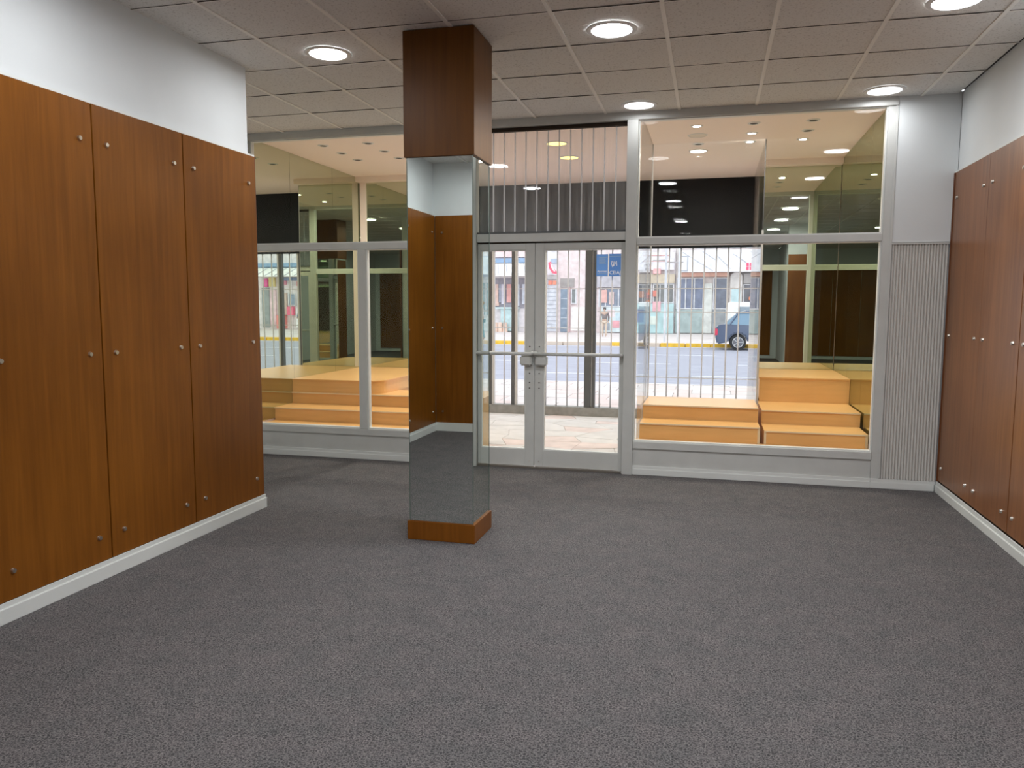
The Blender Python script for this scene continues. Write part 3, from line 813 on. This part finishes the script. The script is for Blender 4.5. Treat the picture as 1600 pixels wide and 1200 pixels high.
# ------------------------------------------------------------------ street
pv = empty('near_pavement', (0, 12.5, 0), 'pale and pinkish paving slabs of the pavement outside the shop', 'pavement', kind='structure')
MB().box(-12, 12, YG+0.121, 15.2, -0.2, -0.012).build('slab_bed', M['grout'], pv)
y = YG+0.125; row = 0
while y < 15.1:
    y2 = min(y+0.62, 15.19)
    x = -7.2 + (row % 2)*0.3
    while x < 3.0:
        P = MB().box(x+0.006, x+0.66-0.006, y+0.006, y2-0.006, -0.0118, random.uniform(-0.003, 0.001))
        P.build('paving_slab', M['pave2'] if (row+int(x*3)) % 3 == 0 else M['pave'], pv)
        x += 0.66
    y = y2; row += 1
tag(MB().box(-12, 12, 15.2, 15.35, -0.2, 0.0).build('near_kerb', M['pave'], None, 0.01), 'worn kerb edge of the near pavement', 'kerb', kind='structure')
rd = empty('road', (0, 23, -0.13), 'grey blue asphalt road in front of the shop', 'road', kind='structure')
MB().box(-40, 40, 15.35, 32.0, -0.3, -0.13).build('asphalt', M['road'], rd)
for yy in (18.6, 22.4, 26.6):
    for k in range(14):
        x = -26 + k*4.0 + yy*0.3
        MB().box(x, x+2.2, yy-0.06, yy+0.06, -0.13, -0.124).build('lane_dash', M['mark'], rd)
MB().box(-40, 40, 31.5, 31.62, -0.13, -0.124).build('edge_line', M['mark'], rd)
fk = empty('far_kerb', (0, 32, 0), 'yellow painted kerb across the road with worn stretches', 'kerb', kind='structure')
for k in range(60):
    x = -34+k*1.0
    worn = (-7.4 < x < -4.9) or (-2 > x > -2.2) or k % 9 == 4
    MB().box(x+0.01, x+0.99, 32.0, 32.22, -0.3, 0.02).build('kerbstone', M['wk'] if worn else M['yk'], fk, 0.02)
fp = empty('far_pavement', (0, 38, 0), 'wide pale pavement across the road', 'pavement', kind='structure')
MB().box(-40, 40, 32.22, 45, -0.3, 0.0).build('paving', M['pave'], fp)
for yy in (33.4, 35.2, 37.4, 40.2):
    MB().box(-40, 40, yy-0.03, yy+0.03, 0.0, 0.004).build('joint_line', M['pave2'], fp)

YF = 44.0
def building(name, x0, x1, h, col, label, y0=YF):
    b = empty(name, ((x0+x1)/2, y0, 0), label, 'building')
    MB().box(x0, x1, y0, y0+4, 0, h).build('wall', paint(col), b)
    return b
def el(b, name, x0, x1, z0, z1, col, proud=0.06, label=None, y0=YF, rough=0.7):
    o = MB().box(x0, x1, y0-proud, y0-0.001, z0, z1).build(name, paint(col, rough), b)
    if label: o['label'] = label
    return o
def window(b, x0, x1, z0, z1, col=(0.16, 0.19, 0.26), frame=(0.65, 0.65, 0.68), nx=2, y0=YF):
    f = MB()
    f.box(x0, x1, y0-0.10, y0-0.001, z0, z0+0.06).box(x0, x1, y0-0.10, y0-0.001, z1-0.06, z1)
    for k in range(nx+1):
        xx = x0+(x1-x0-0.06)*k/nx
        f.box(xx, xx+0.06, y0-0.10, y0-0.001, z0+0.06, z1-0.06)
    w = f.build('window', paint(frame), b)
    MB().box(x0+0.05, x1-0.05, y0-0.05, y0-0.03, z0+0.05, z1-0.05).build('pane', paint(col, 0.15), w)
    return w
def awning(b, x0, x1, z0, z1, depth, col, seams=5, y0=YF):
    p = MB().prism([(y0-depth, z0), (y0-0.001, z0), (y0-0.001, z1), (y0-0.15, z1)], x0, x1, 'x').build('awning', paint(col), b)
    for k in range(seams):
        xx = x0+(x1-x0)*(k+0.5)/seams
        MB().tube((xx, y0-depth-0.01, z0+0.05), (xx-0.35, y0-0.17, z1-0.02), 0.02, 6).build('awning_rib', paint((0.45, 0.46, 0.52)), p)
    return p

# shop with the long white canopy (right)
A = building('shop_building', -1.98, 5.5, 7.5, (0.60, 0.54, 0.52), 'shop with a long white canopy and a small red sign across the road')
el(A, 'upper_band', -1.7, 2.6, 4.55, 4.62, (0.5, 0.4, 0.4), 0.1)
for k in range(4): window(A, -0.9+k*1.3, 0.1+k*1.3, 4.64, 5.8, (0.34, 0.42, 0.55))
cn = el(A, 'canopy', -1.70, 4.6, 3.35, 4.51, (0.86, 0.86, 0.92), 0.9)
for (a, b_) in (((-1.6, 4.4), (0.0, 3.4)), ((0.2, 4.2), (0.9, 3.5)), ((1.0, 4.3), (1.8, 3.75)), ((-0.6, 4.45), (0.1, 4.0)), ((1.9, 4.4), (2.6, 3.8))):
    MB().tube((a[0], YF-0.915, a[1]), (b_[0], YF-0.915, b_[1]), 0.016, 6).build('crease', paint((0.5, 0.5, 0.56)), cn)
for dx in (0, 0.17):
    for dz in (0, 0.2):
        MB().box(1.70+dx, 1.70+dx+(0.12 if dx == 0 else 0.19), YF-0.93, YF-0.901, 3.43+dz, 3.60+dz).build('red_logo_block', paint((0.85, 0.05, 0.16)), cn)
text('lettering', 'CM', 2.22, YF-0.92, 3.72, 0.22, paint((0.12, 0.13, 0.17)), A)
text('lettering', 'YR', 2.22, YF-0.92, 3.50, 0.22, paint((0.12, 0.13, 0.17)), A)
el(A, 'fascia_strip', -1.70, 0.84, 3.12, 3.34, (0.75, 0.42, 0.32), 0.3)
window(A, -1.93, -0.45, 1.35, 3.08, (0.17, 0.20, 0.30), nx=3)
window(A, 0.03, 0.80, 1.35, 3.08, (0.14, 0.16, 0.22), nx=1)
el(A, 'light_door', -0.42, 0.0, 0.05, 2.75, (0.62, 0.63, 0.60), 0.12)
el(A, 'stall_wall', -1.93, -0.45, 0.05, 1.33, (0.34, 0.42, 0.42), 0.12)
el(A, 'stall_wall', 0.03, 0.82, 0.05, 1.33, (0.26, 0.28, 0.30), 0.12)
p = MB()
P = [(0.93, 0.0), (1.54, 0.0), (1.54, 3.1)] + [(1.235+0.305*math.cos(math.pi*k/8), 3.1+0.25*math.sin(math.pi*k/8)) for k in range(1, 8)] + [(0.93, 3.1)]
p.prism(P, YF-0.35, YF-0.001, 'y').build('arched_pillar', paint((0.66, 0.62, 0.60)), A)
el(A, 'poster', 1.0, 1.46, 1.6, 2.45, (0.50, 0.66, 0.70), 0.37)
el(A, 'grey_sign', 1.60, 4.0, 2.76, 3.28, (0.46, 0.43, 0.42), 0.2)
window(A, 1.60, 3.4, 0.6, 2.72, (0.12, 0.12, 0.15), nx=2)
for (x, z, r) in ((2.12, 2.28, 0.16), (2.02, 1.95, 0.12), (2.2, 1.75, 0.13)):
    MB().cyl((x, YF-0.16, z), r, 0.05, 'y', 12).build('orange_ornament', paint((0.85, 0.24, 0.10)), A)

# small shop with teal graffiti wall
B_ = building('shop_building', -4.62, -1.99, 7.2, (0.70, 0.63, 0.64), 'narrow shop with beige band and teal painted low wall across the road')
el(B_, 'sign_board', -4.05, -2.05, 3.5, 4.45, (0.80, 0.76, 0.80), 0.25)
for z in (3.95, 4.25): el(B_, 'sign_stripe', -3.75, -2.3, z, z+0.06, (0.62, 0.36, 0.36), 0.27)
el(B_, 'pink_sign', -3.19, -2.78, 3.29, 3.57, (0.80, 0.42, 0.42), 0.35)
el(B_, 'beige_band', -4.06, -2.02, 2.78, 3.27, (0.60, 0.50, 0.38), 0.2)
window(B_, -4.04, -3.25, 1.68, 2.76, (0.14, 0.16, 0.17), nx=2)
window(B_, -3.2, -2.05, 1.68, 2.76, (0.17, 0.17, 0.17), nx=3)
for (x, z, c) in ((-3.8, 2.15, (0.85, 0.32, 0.12)), (-3.45, 2.1, (0.80, 0.10, 0.14)), (-3.05, 2.2, (0.7, 0.2, 0.15))):
    el(B_, 'poster', x-0.14, x+0.12, z-0.16, z+0.18, c, 0.13)
el(B_, 'teal_low_wall', -4.01, -2.04, 0.02, 1.66, (0.42, 0.60, 0.62), 0.25)
el(B_, 'pink_panel', -3.18, -2.74, 1.24, 1.77, (0.74, 0.40, 0.44), 0.28)
el(B_, 'painted_block', -4.0, -3.66, 0.62, 1.35, (0.16, 0.20, 0.34), 0.27)
el(B_, 'painted_block', -3.3, -2.9, 0.5, 0.95, (0.66, 0.72, 0.66), 0.27)
el(B_, 'painted_block', -2.6, -2.25, 0.3, 1.1, (0.52, 0.66, 0.68), 0.27)

# pink building
C_ = building('shop_building', -9.38, -4.63, 7.8, (0.74, 0.62, 0.62), 'pinkish plastered building with a dark doorway and a red banner')
el(C_, 'white_corner', -9.37, -8.60, 3.26, 7.0, (0.80, 0.78, 0.82), 0.03)
window(C_, -9.0, -8.6, 4.62, 5.6, (0.30, 0.36, 0.46), nx=1)
el(C_, 'blue_panel', -9.0, -8.6, 3.92, 4.2, (0.38, 0.46, 0.58), 0.08)
MB().prism([(-9.05, 3.95), (-8.9, 4.0), (-8.75, 3.62), (-8.52, 3.42), (-8.56, 3.30), (-8.8, 3.34), (-9.0, 3.62)], YF-0.5, YF-0.45, 'y').build('banner', paint((0.85, 0.08, 0.16)), C_)
MB().prism([(-8.93, 3.90), (-8.89, 3.92), (-8.70, 3.55), (-8.62, 3.46), (-8.70, 3.44), (-8.85, 3.62)], YF-0.52, YF-0.501, 'y').build('banner_stripe', paint((0.85, 0.82, 0.84)), C_)
sh = el(C_, 'roller_shutter', -9.35, -8.55, 0.05, 3.0, (0.60, 0.62, 0.68), 0.05)
for k in range(12): MB().box(-9.35, -8.55, YF-0.075, YF-0.051, 0.2+k*0.23, 0.23+k*0.23).build('shutter_slat', paint((0.42, 0.44, 0.5)), sh)
el(C_, 'shutter_sign', -9.3, -8.6, 3.02, 3.22, (0.45, 0.43, 0.43), 0.15)
for (x, c) in ((-9.0, (0.8, 0.2, 0.12)), (-8.75, (0.75, 0.25, 0.15))): el(C_, 'red_ornament', x-0.1, x+0.1, 2.72, 2.95, c, 0.17)
el(C_, 'door_transom', -8.43, -7.62, 2.56, 3.08, (0.30, 0.27, 0.26), 0.06)
dr = el(C_, 'door', -8.40, -7.98, 0.03, 2.50, (0.18, 0.24, 0.32), 0.08)
for k in range(4): MB().box(-8.36, -8.02, YF-0.10, YF-0.081, 0.25+k*0.55, 0.30+k*0.55).build('door_bar', paint((0.5, 0.56, 0.64)), dr)
el(C_, 'door_frame', -7.96, -7.86, 0.03, 2.55, (0.66, 0.40, 0.42), 0.12)
window(C_, -7.80, -7.48, 1.62, 2.5, (0.16, 0.18, 0.18), nx=1)
el(C_, 'white_panel', -7.8, -7.0, 0.1, 1.45, (0.82, 0.78, 0.76), 0.06)
el(C_, 'down_pipe', -6.6, -6.5, 0.1, 7.0, (0.55, 0.5, 0.5), 0.12)
el(C_, 'shop_lintel', -6.3, -4.68, 2.55, 3.2, (0.44, 0.42, 0.46), 0.2)
window(C_, -6.22, -4.70, 1.46, 2.52, (0.20, 0.24, 0.32), nx=4)
el(C_, 'poster', -6.05, -5.74, 1.70, 2.42, (0.70, 0.40, 0.36), 0.13)
el(C_, 'poster', -5.62, -5.35, 1.60, 2.30, (0.62, 0.46, 0.44), 0.13)
el(C_, 'painted_low_wall', -6.10, -4.68, 0.05, 1.44, (0.60, 0.68, 0.70), 0.2)
for (x, z, c) in ((-5.5, 1.1, (0.75, 0.62, 0.64)), (-5.2, 0.5, (0.74, 0.34, 0.38)), (-5.75, 0.35, (0.28, 0.3, 0.34)), (-5.0, 0.9, (0.48, 0.6, 0.66))):
    el(C_, 'painted_block', x-0.2, x+0.2, z-0.2, z+0.2, c, 0.22)

# market shop with awnings
D_ = building('shop_building', -14.6, -9.40, 7.0, (0.74, 0.68, 0.70), 'market shop with white awnings and blue band left across the road')
el(D_, 'pink_lettered_sign', -12.4, -9.9, 4.30, 4.90, (0.78, 0.56, 0.56), 0.15)
text('lettering', 'ROPA', -11.6, YF-0.17, 4.58, 0.5, paint((0.55, 0.22, 0.26)), D_) if False else None
el(D_, 'blue_band', -14.5, -9.45, 3.98, 4.24, (0.22, 0.34, 0.52), 0.2)
awning(D_, -12.5, -11.0, 3.30, 3.95, 1.3, (0.88, 0.87, 0.88), 3)
awning(D_, -10.95, -9.45, 3.30, 3.95, 1.3, (0.88, 0.87, 0.86), 3)
el(D_, 'awning_beam', -12.5, -9.45, 3.18, 3.29, (0.85, 0.82, 0.80), 1.3)
el(D_, 'dark_interior', -12.45, -9.45, 1.36, 3.1, (0.26, 0.24, 0.28), 0.03)
for k, (x, w, c) in enumerate(((-12.2, .3, (0.62, 0.42, 0.36)), (-11.8, .2, (0.56, 0.52, 0.6)), (-11.45, .25, (0.66, 0.30, 0.28)), (-11.0, .35, (0.52, 0.56, 0.66)), (-10.5, .3, (0.50, 0.52, 0.60)), (-12.0, .16, (0.3, 0.32, 0.4)))):
    el(D_, 'hanging_goods', x-w/2, x+w/2, 1.5+0.1*(k % 3), 2.75, c, 0.12)
el(D_, 'turquoise_counter', -11.86, -10.9, 0.05, 1.32, (0.46, 0.62, 0.64), 0.4)
el(D_, 'counter_top', -12.2, -10.8, 1.33, 1.42, (0.56, 0.74, 0.74), 0.5)
for k in range(3):
    MB().cyl((-12.1+0.28*k, YF-0.6, 0.0), 0.15, 0.55, 'z', 12, 0.11).build('goods_sack', paint((0.72, 0.52, 0.42)), D_)
el(D_, 'pink_poster', -10.1, -9.45, 0.57, 1.98, (0.84, 0.24, 0.34), 0.14)
el(D_, 'yellow_sign', -10.22, -9.85, 2.24, 2.56, (0.85, 0.68, 0.12), 0.14)

# buildings on the right, seen mirrored in the left display case
E_ = building('shop_building', 5.51, 12.9, 7.2, (0.66, 0.68, 0.70), 'pale grey shop seen only as a reflection in the column mirror')
el(E_, 'white_fascia', 6.0, 12.5, 3.3, 4.3, (0.80, 0.84, 0.86), 0.5)
for k in range(4): window(E_, 6.2+k*1.6, 7.4+k*1.6, 0.9, 2.9, (0.3, 0.42, 0.46), nx=2)
F_ = building('shop_building', 12.91, 22.5, 7.2, (0.78, 0.72, 0.74), 'colourful shop with posters seen mirrored in the left display case')
el(F_, 'blue_band', 13.2, 20.8, 3.86, 4.10, (0.20, 0.34, 0.52), 0.3)
awning(F_, 15.4, 18.75, 3.24, 3.85, 1.2, (0.88, 0.88, 0.86), 5)
el(F_, 'blue_band', 15.4, 17.45, 3.03, 3.22, (0.20, 0.26, 0.42), 0.2)
el(F_, 'red_sign', 17.64, 18.05, 4.84, 5.05, (0.8, 0.2, 0.26), 0.1)
el(F_, 'magenta_poster', 18.22, 18.48, 2.64, 3.15, (0.88, 0.12, 0.40), 0.14)
el(F_, 'yellow_poster', 17.69, 18.12, 2.66, 3.25, (0.82, 0.66, 0.28), 0.14)
el(F_, 'small_sign', 16.93, 17.40, 2.77, 3.02, (0.75, 0.28, 0.38), 0.14)
el(F_, 'small_sign', 15.91, 16.18, 2.68, 2.96, (0.80, 0.30, 0.34), 0.14)
el(F_, 'grey_doorway', 18.16, 18.69, 0.1, 2.58, (0.30, 0.33, 0.34), 0.06)
el(F_, 'pink_panel', 17.67, 18.08, 0.2, 2.45, (0.82, 0.58, 0.64), 0.12)
el(F_, 'brown_panel', 16.91, 17.44, 0.9, 2.25, (0.60, 0.46, 0.40), 0.12)
el(F_, 'red_bin', 16.95, 17.42, 0.02, 0.86, (0.78, 0.24, 0.22), 0.5)
el(F_, 'red_poster', 16.40, 16.81, 0.88, 1.40, (0.85, 0.14, 0.26), 0.3)
window(F_, 16.30, 16.82, 1.45, 2.24, (0.26, 0.34, 0.46), nx=1)
window(F_, 15.80, 16.2, 1.37, 2.17, (0.45, 0.28, 0.28), nx=1)
el(F_, 'white_panel', 15.2, 16.3, 0.1, 1.30, (0.84, 0.84, 0.86), 0.1)
G_ = building('shop_building', -24, -14.61, 7.2, (0.70, 0.66, 0.64), 'pale building at the far left end of the street')
for k in range(4): window(G_, -23.5+k*2.2, -22.0+k*2.2, 0.9, 3.0, (0.22, 0.25, 0.3), nx=2)

# street poles and bracket sign
pl = empty('street_pole', (-1.90, 31.2, 0), 'thin grey pole with a bracket sign frame by the far kerb', 'pole')
pl.location = (-1.90, 33.3, 0)
MB().tube((-1.90, 33.3, 0), (-1.90, 33.3, 5.2), 0.05, 8).build('post', paint((0.62, 0.62, 0.66)), pl)
MB().tube((-1.90, 33.3, 3.42), (-2.45, 33.3, 3.42), 0.025, 6).tube((-1.90, 33.3, 3.33), (-1.2, 33.3, 3.33), 0.03, 6).build('cross_arm', paint((0.4, 0.36, 0.36)), pl)
pl = empty('street_pole', (-1.33, 32.6, 0), 'thin pale pole carrying an empty square sign frame by the far kerb', 'pole')
MB().tube((-1.33, 32.6, 0), (-1.33, 32.6, 5.2), 0.045, 8).build('post', paint((0.70, 0.70, 0.74)), pl)
MB().box(-1.33, -0.98, 32.58, 32.62, 3.50, 3.55).box(-1.33, -0.98, 32.58, 32.62, 2.92, 2.97).box(-1.03, -0.98, 32.58, 32.62, 2.97, 3.5).build('sign_frame', paint((0.42, 0.43, 0.48)), pl)
wires = [(-9.0, 3.35, -4.0, 3.25), (-8.5, 2.6, -6.4, 2.75)]

# car
def car(x0, y0, label):
    c = empty('car', (x0+2.1, y0+0.85, -0.13), label, 'car')
    z = -0.13
    body = mat('car_paint_dark_blue', (0.07, 0.10, 0.17), 0.12, coat=1.0)
    tyre = mat('tyre_rubber', (0.02, 0.02, 0.022), 0.8)
    rim = mat('alloy_rim', (0.6, 0.6, 0.62), 0.3, metal=0.8)
    cg = mat('car_glass', (0.12, 0.22, 0.32), 0.05, coat=1.0)
    def arch(cx, r=0.34):
        return [(cx + r*math.cos(math.pi*(1-k/8)), z+0.30 + r*math.sin(math.pi*(1-k/8))) for k in range(9)]
    P = [(x0+0.06, z+0.22)] + arch(x0+0.82) + arch(x0+3.36) + [(x0+4.1, z+0.2), (x0+4.16, z+0.5), (x0+4.02, z+0.70), (x0+3.2, z+0.86), (x0+0.35, z+0.98), (x0+0.04, z+0.92), (x0-0.02, z+0.55)]
    MB().prism(P, y0, y0+1.68, 'y').build('body', body, c, 0.05)
    G = [(x0+0.30, z+0.94), (x0+3.15, z+0.86), (x0+2.35, z+1.38), (x0+2.0, z+1.45), (x0+1.1, z+1.46), (x0+0.75, z+1.38)]
    def cabin(P, ya, yb, tin):
        mb = MB(); n = len(P); cz = z+0.9
        for (yy, sg) in ((ya, 1), (yb, -1)):
            for (px, pz) in P: mb.v.append((px, yy+sg*tin*max(0, pz-cz)/0.55, pz))
        mb.f += [tuple(range(n))[::-1], tuple(range(n, 2*n))]
        for k in range(n): mb.f.append((k, (k+1) % n, n+(k+1) % n, n+k))
        return mb
    cabin(G, y0+0.05, y0+1.63, 0.20).build('cabin_glass', cg, c, 0.01)
    R_ = [(x0+0.72, z+1.385), (x0+2.37, z+1.385), (x0+2.0, z+1.47), (x0+1.1, z+1.48)]
    cabin(R_, y0+0.03, y0+1.65, 0.19).build('roof', body, c, 0.01)
    for (a, b) in (((x0+1.55, z+0.92), (x0+1.5, z+1.42)), ((x0+0.5, z+0.95), (x0+0.82, z+1.42)), ((x0+2.95, z+0.9), (x0+2.3, z+1.42))):
        MB().tube((a[0], y0+0.045, a[1]), (b[0], y0+0.20, b[1]), 0.03, 6).build('pillar', body, c)
    for cx in (x0+0.82, x0+3.36):
        for yy in (y0-0.01, y0+1.49):
            w = MB().cyl((cx, yy, z+0.30), 0.30, 0.2, 'y', 28).build('wheel', tyre, c)
            ys_ = yy-0.004 if yy < y0+0.5 else yy+0.204
            MB().cyl((cx, ys_, z+0.30), 0.19, 0.003, 'y', 24).build('rim_well', paint((0.10, 0.10, 0.12)), w)
            rg = MB()
            for k in range(24):
                a0 = 2*math.pi*k/24; a1 = 2*math.pi*(k+1)/24
                rg.tube((cx+0.19*math.cos(a0), ys_-0.004, z+0.30+0.19*math.sin(a0)), (cx+0.19*math.cos(a1), ys_-0.004, z+0.30+0.19*math.sin(a1)), 0.014, 6)
            rg.build('rim', rim, w)
            sp = MB()
            for k in range(5):
                a = 2*math.pi*k/5
                sp.tube((cx, ys_-0.003, z+0.30), (cx+0.185*math.cos(a), ys_-0.003, z+0.30+0.185*math.sin(a)), 0.013, 6)
            sp.build('spokes', rim, w)
    MB().box(x0-0.03, x0+0.10, y0-0.006, y0+0.22, z+0.55, z+0.80).build('tail_light', mat('tail_light_red', (0.6, 0.05, 0.10), 0.2), c, 0.02)
    MB().box(x0-0.035, x0+0.10, y0+1.46, y0+1.686, z+0.55, z+0.80).build('tail_light', bpy.data.materials['tail_light_red'], c, 0.02)
    MB().box(x0+2.5, x0+2.66, y0-0.12, y0+0.02, z+0.92, z+1.04).build('wing_mirror', body, c, 0.02)
    return c
car(0.16, 30.2, 'dark blue grey hatchback parked at the yellow kerb across the road')
vn = empty('van', (2.2, 38, 0), 'white van parked behind the dark car near the shops', 'van')
MB().prism([(0.66, 0.25), (4.9, 0.25), (4.95, 0.9), (4.2, 1.1), (3.7, 1.68), (0.75, 1.72), (0.64, 1.5)], 37, 38.7, 'y').build('body', paint((0.84, 0.86, 0.88), 0.3), vn, 0.05)
MB().box(1.2, 3.5, 36.985, 37.02, 1.15, 1.5).build('side_window', paint((0.2, 0.26, 0.32), 0.1), vn)
for cx in (1.4, 4.1):
    w = MB().cyl((cx, 36.98, 0.30), 0.30, 0.2, 'y', 20).build('wheel', paint((0.03, 0.03, 0.03)), vn)
    MB().cyl((cx, 38.5, 0.30), 0.30, 0.2, 'y', 20).build('wheel', paint((0.03, 0.03, 0.03)), vn)

# people
def skin_mesh(name, joints, edges, m, parent, off):
    me = bpy.data.meshes.new(name)
    me.from_pydata([tuple(j[0]) for j in joints], edges, [])
    tmp = bpy.data.objects.new(name+'_tmp', me); COL.objects.link(tmp)
    md = tmp.modifiers.new('skin', 'SKIN'); md.use_smooth_shade = True
    for v, j in zip(me.skin_vertices[0].data, joints): v.radius = j[1]
    me.skin_vertices[0].data[0].use_root = True
    sd = tmp.modifiers.new('sub', 'SUBSURF'); sd.levels = 1; sd.render_levels = 1
    dg = bpy.context.evaluated_depsgraph_get()
    m2 = bpy.data.meshes.new_from_object(tmp.evaluated_get(dg))
    bpy.data.objects.remove(tmp)
    m2.materials.clear(); m2.materials.append(m)
    o = bpy.data.objects.new(name, m2); COL.objects.link(o); o.parent = parent
    return o
def person(x, y, hgt, rot, top, legs, hair, label, zg=0.0, stride=0.12):
    p = empty('person', (x, y, zg), label, 'person')
    s = hgt/1.72
    J = [((0, 0, 0.95), (0.15, 0.10)), ((0, 0, 1.15), (0.13, 0.09)), ((0, 0, 1.36), (0.16, 0.10)), ((0, 0, 1.47), (0.055, 0.055)), ((0, -0.01, 1.56), (0.075, 0.085)), ((0, -0.01, 1.66), (0.06, 0.075)),
         ((0.20, 0, 1.38), (0.055, 0.055)), ((0.25, 0.02, 1.12), (0.042, 0.042)), ((0.24, -0.08, 0.90), (0.032, 0.032)), ((0.24, -0.11, 0.80), (0.035, 0.022)),
         ((-0.20, 0, 1.38), (0.055, 0.055)), ((-0.25, 0.02, 1.12), (0.042, 0.042)), ((-0.24, -0.08, 0.90), (0.032, 0.032)), ((-0.24, -0.11, 0.80), (0.035, 0.022)),
         ((0.09, 0, 0.86), (0.085, 0.085)), ((0.10, -stride*0.4, 0.48), (0.055, 0.055)), ((0.10, -stride*0.2, 0.09), (0.038, 0.038)), ((0.10, -stride*0.2-0.13, 0.035), (0.035, 0.03)),
         ((-0.09, 0, 0.86), (0.085, 0.085)), ((-0.10, stride*0.2, 0.48), (0.055, 0.055)), ((-0.10, stride, 0.09), (0.038, 0.038)), ((-0.10, stride-0.13, 0.035), (0.035, 0.03))]
    E = [(0, 1), (1, 2), (2, 3), (3, 4), (4, 5), (2, 6), (6, 7), (7, 8), (8, 9), (2, 10), (10, 11), (11, 12), (12, 13), (0, 14), (14, 15), (15, 16), (16, 17), (0, 18), (18, 19), (19, 20), (20, 21)]
    body = skin_mesh('body', [((Vector(a)*s), (r[0]*s, r[1]*s)) for a, r in J], E, paint((0.50, 0.33, 0.25)), p, None)
    def sub(name, idx, m, grow):
        mp = {k: i for i, k in enumerate(idx)}
        jj = [((Vector(J[k][0])*s), ((J[k][1][0]+grow)*s, (J[k][1][1]+grow)*s)) for k in idx]
        ee = [(mp[a], mp[b]) for a, b in E if a in mp and b in mp]
        return skin_mesh(name, jj, ee, m, p, None)
    sub('jacket', [2, 1, 0, 6, 7, 8, 10, 11, 12], top, 0.018)
    sub('trousers', [0, 14, 15, 16, 18, 19, 20], legs, 0.016)
    hm = MB(); 
    hb = bmesh.new(); bmesh.ops.create_uvsphere(hb, u_segments=14, v_segments=10, radius=0.098*s)
    for v in hb.verts: v.co = Vector((v.co.x*0.92, v.co.y*1.08+0.022*s, v.co.z*1.02+1.640*s))
    hme = bpy.data.meshes.new('hair'); hb.to_mesh(hme); hb.free(); hme.materials.append(hair)
    ho = bpy.data.objects.new('hair', hme); COL.objects.link(ho); ho.parent = p
    p.rotation_euler = (0, 0, rot)
    return p
person(12.0, 37.0, 1.70, 0.4, paint((0.16, 0.19, 0.26)), paint((0.10, 0.13, 0.19)), paint((0.06, 0.04, 0.03)), 'person in dark jacket and trousers by the shops, seen mirrored in the left case')
person(-5.1, 38.2, 1.45, 0.0, paint((0.16, 0.13, 0.13)), paint((0.62, 0.50, 0.40)), paint((0.05, 0.035, 0.03)), 'person in dark top and beige trousers standing under the blue notice')
person(7.0, 31.0+2.0, 1.70, 1.2, paint((0.78, 0.70, 0.74)), paint((0.20, 0.40, 0.46)), paint((0.35, 0.25, 0.15)), 'person in pale top and teal trousers seen mirrored in the column side')
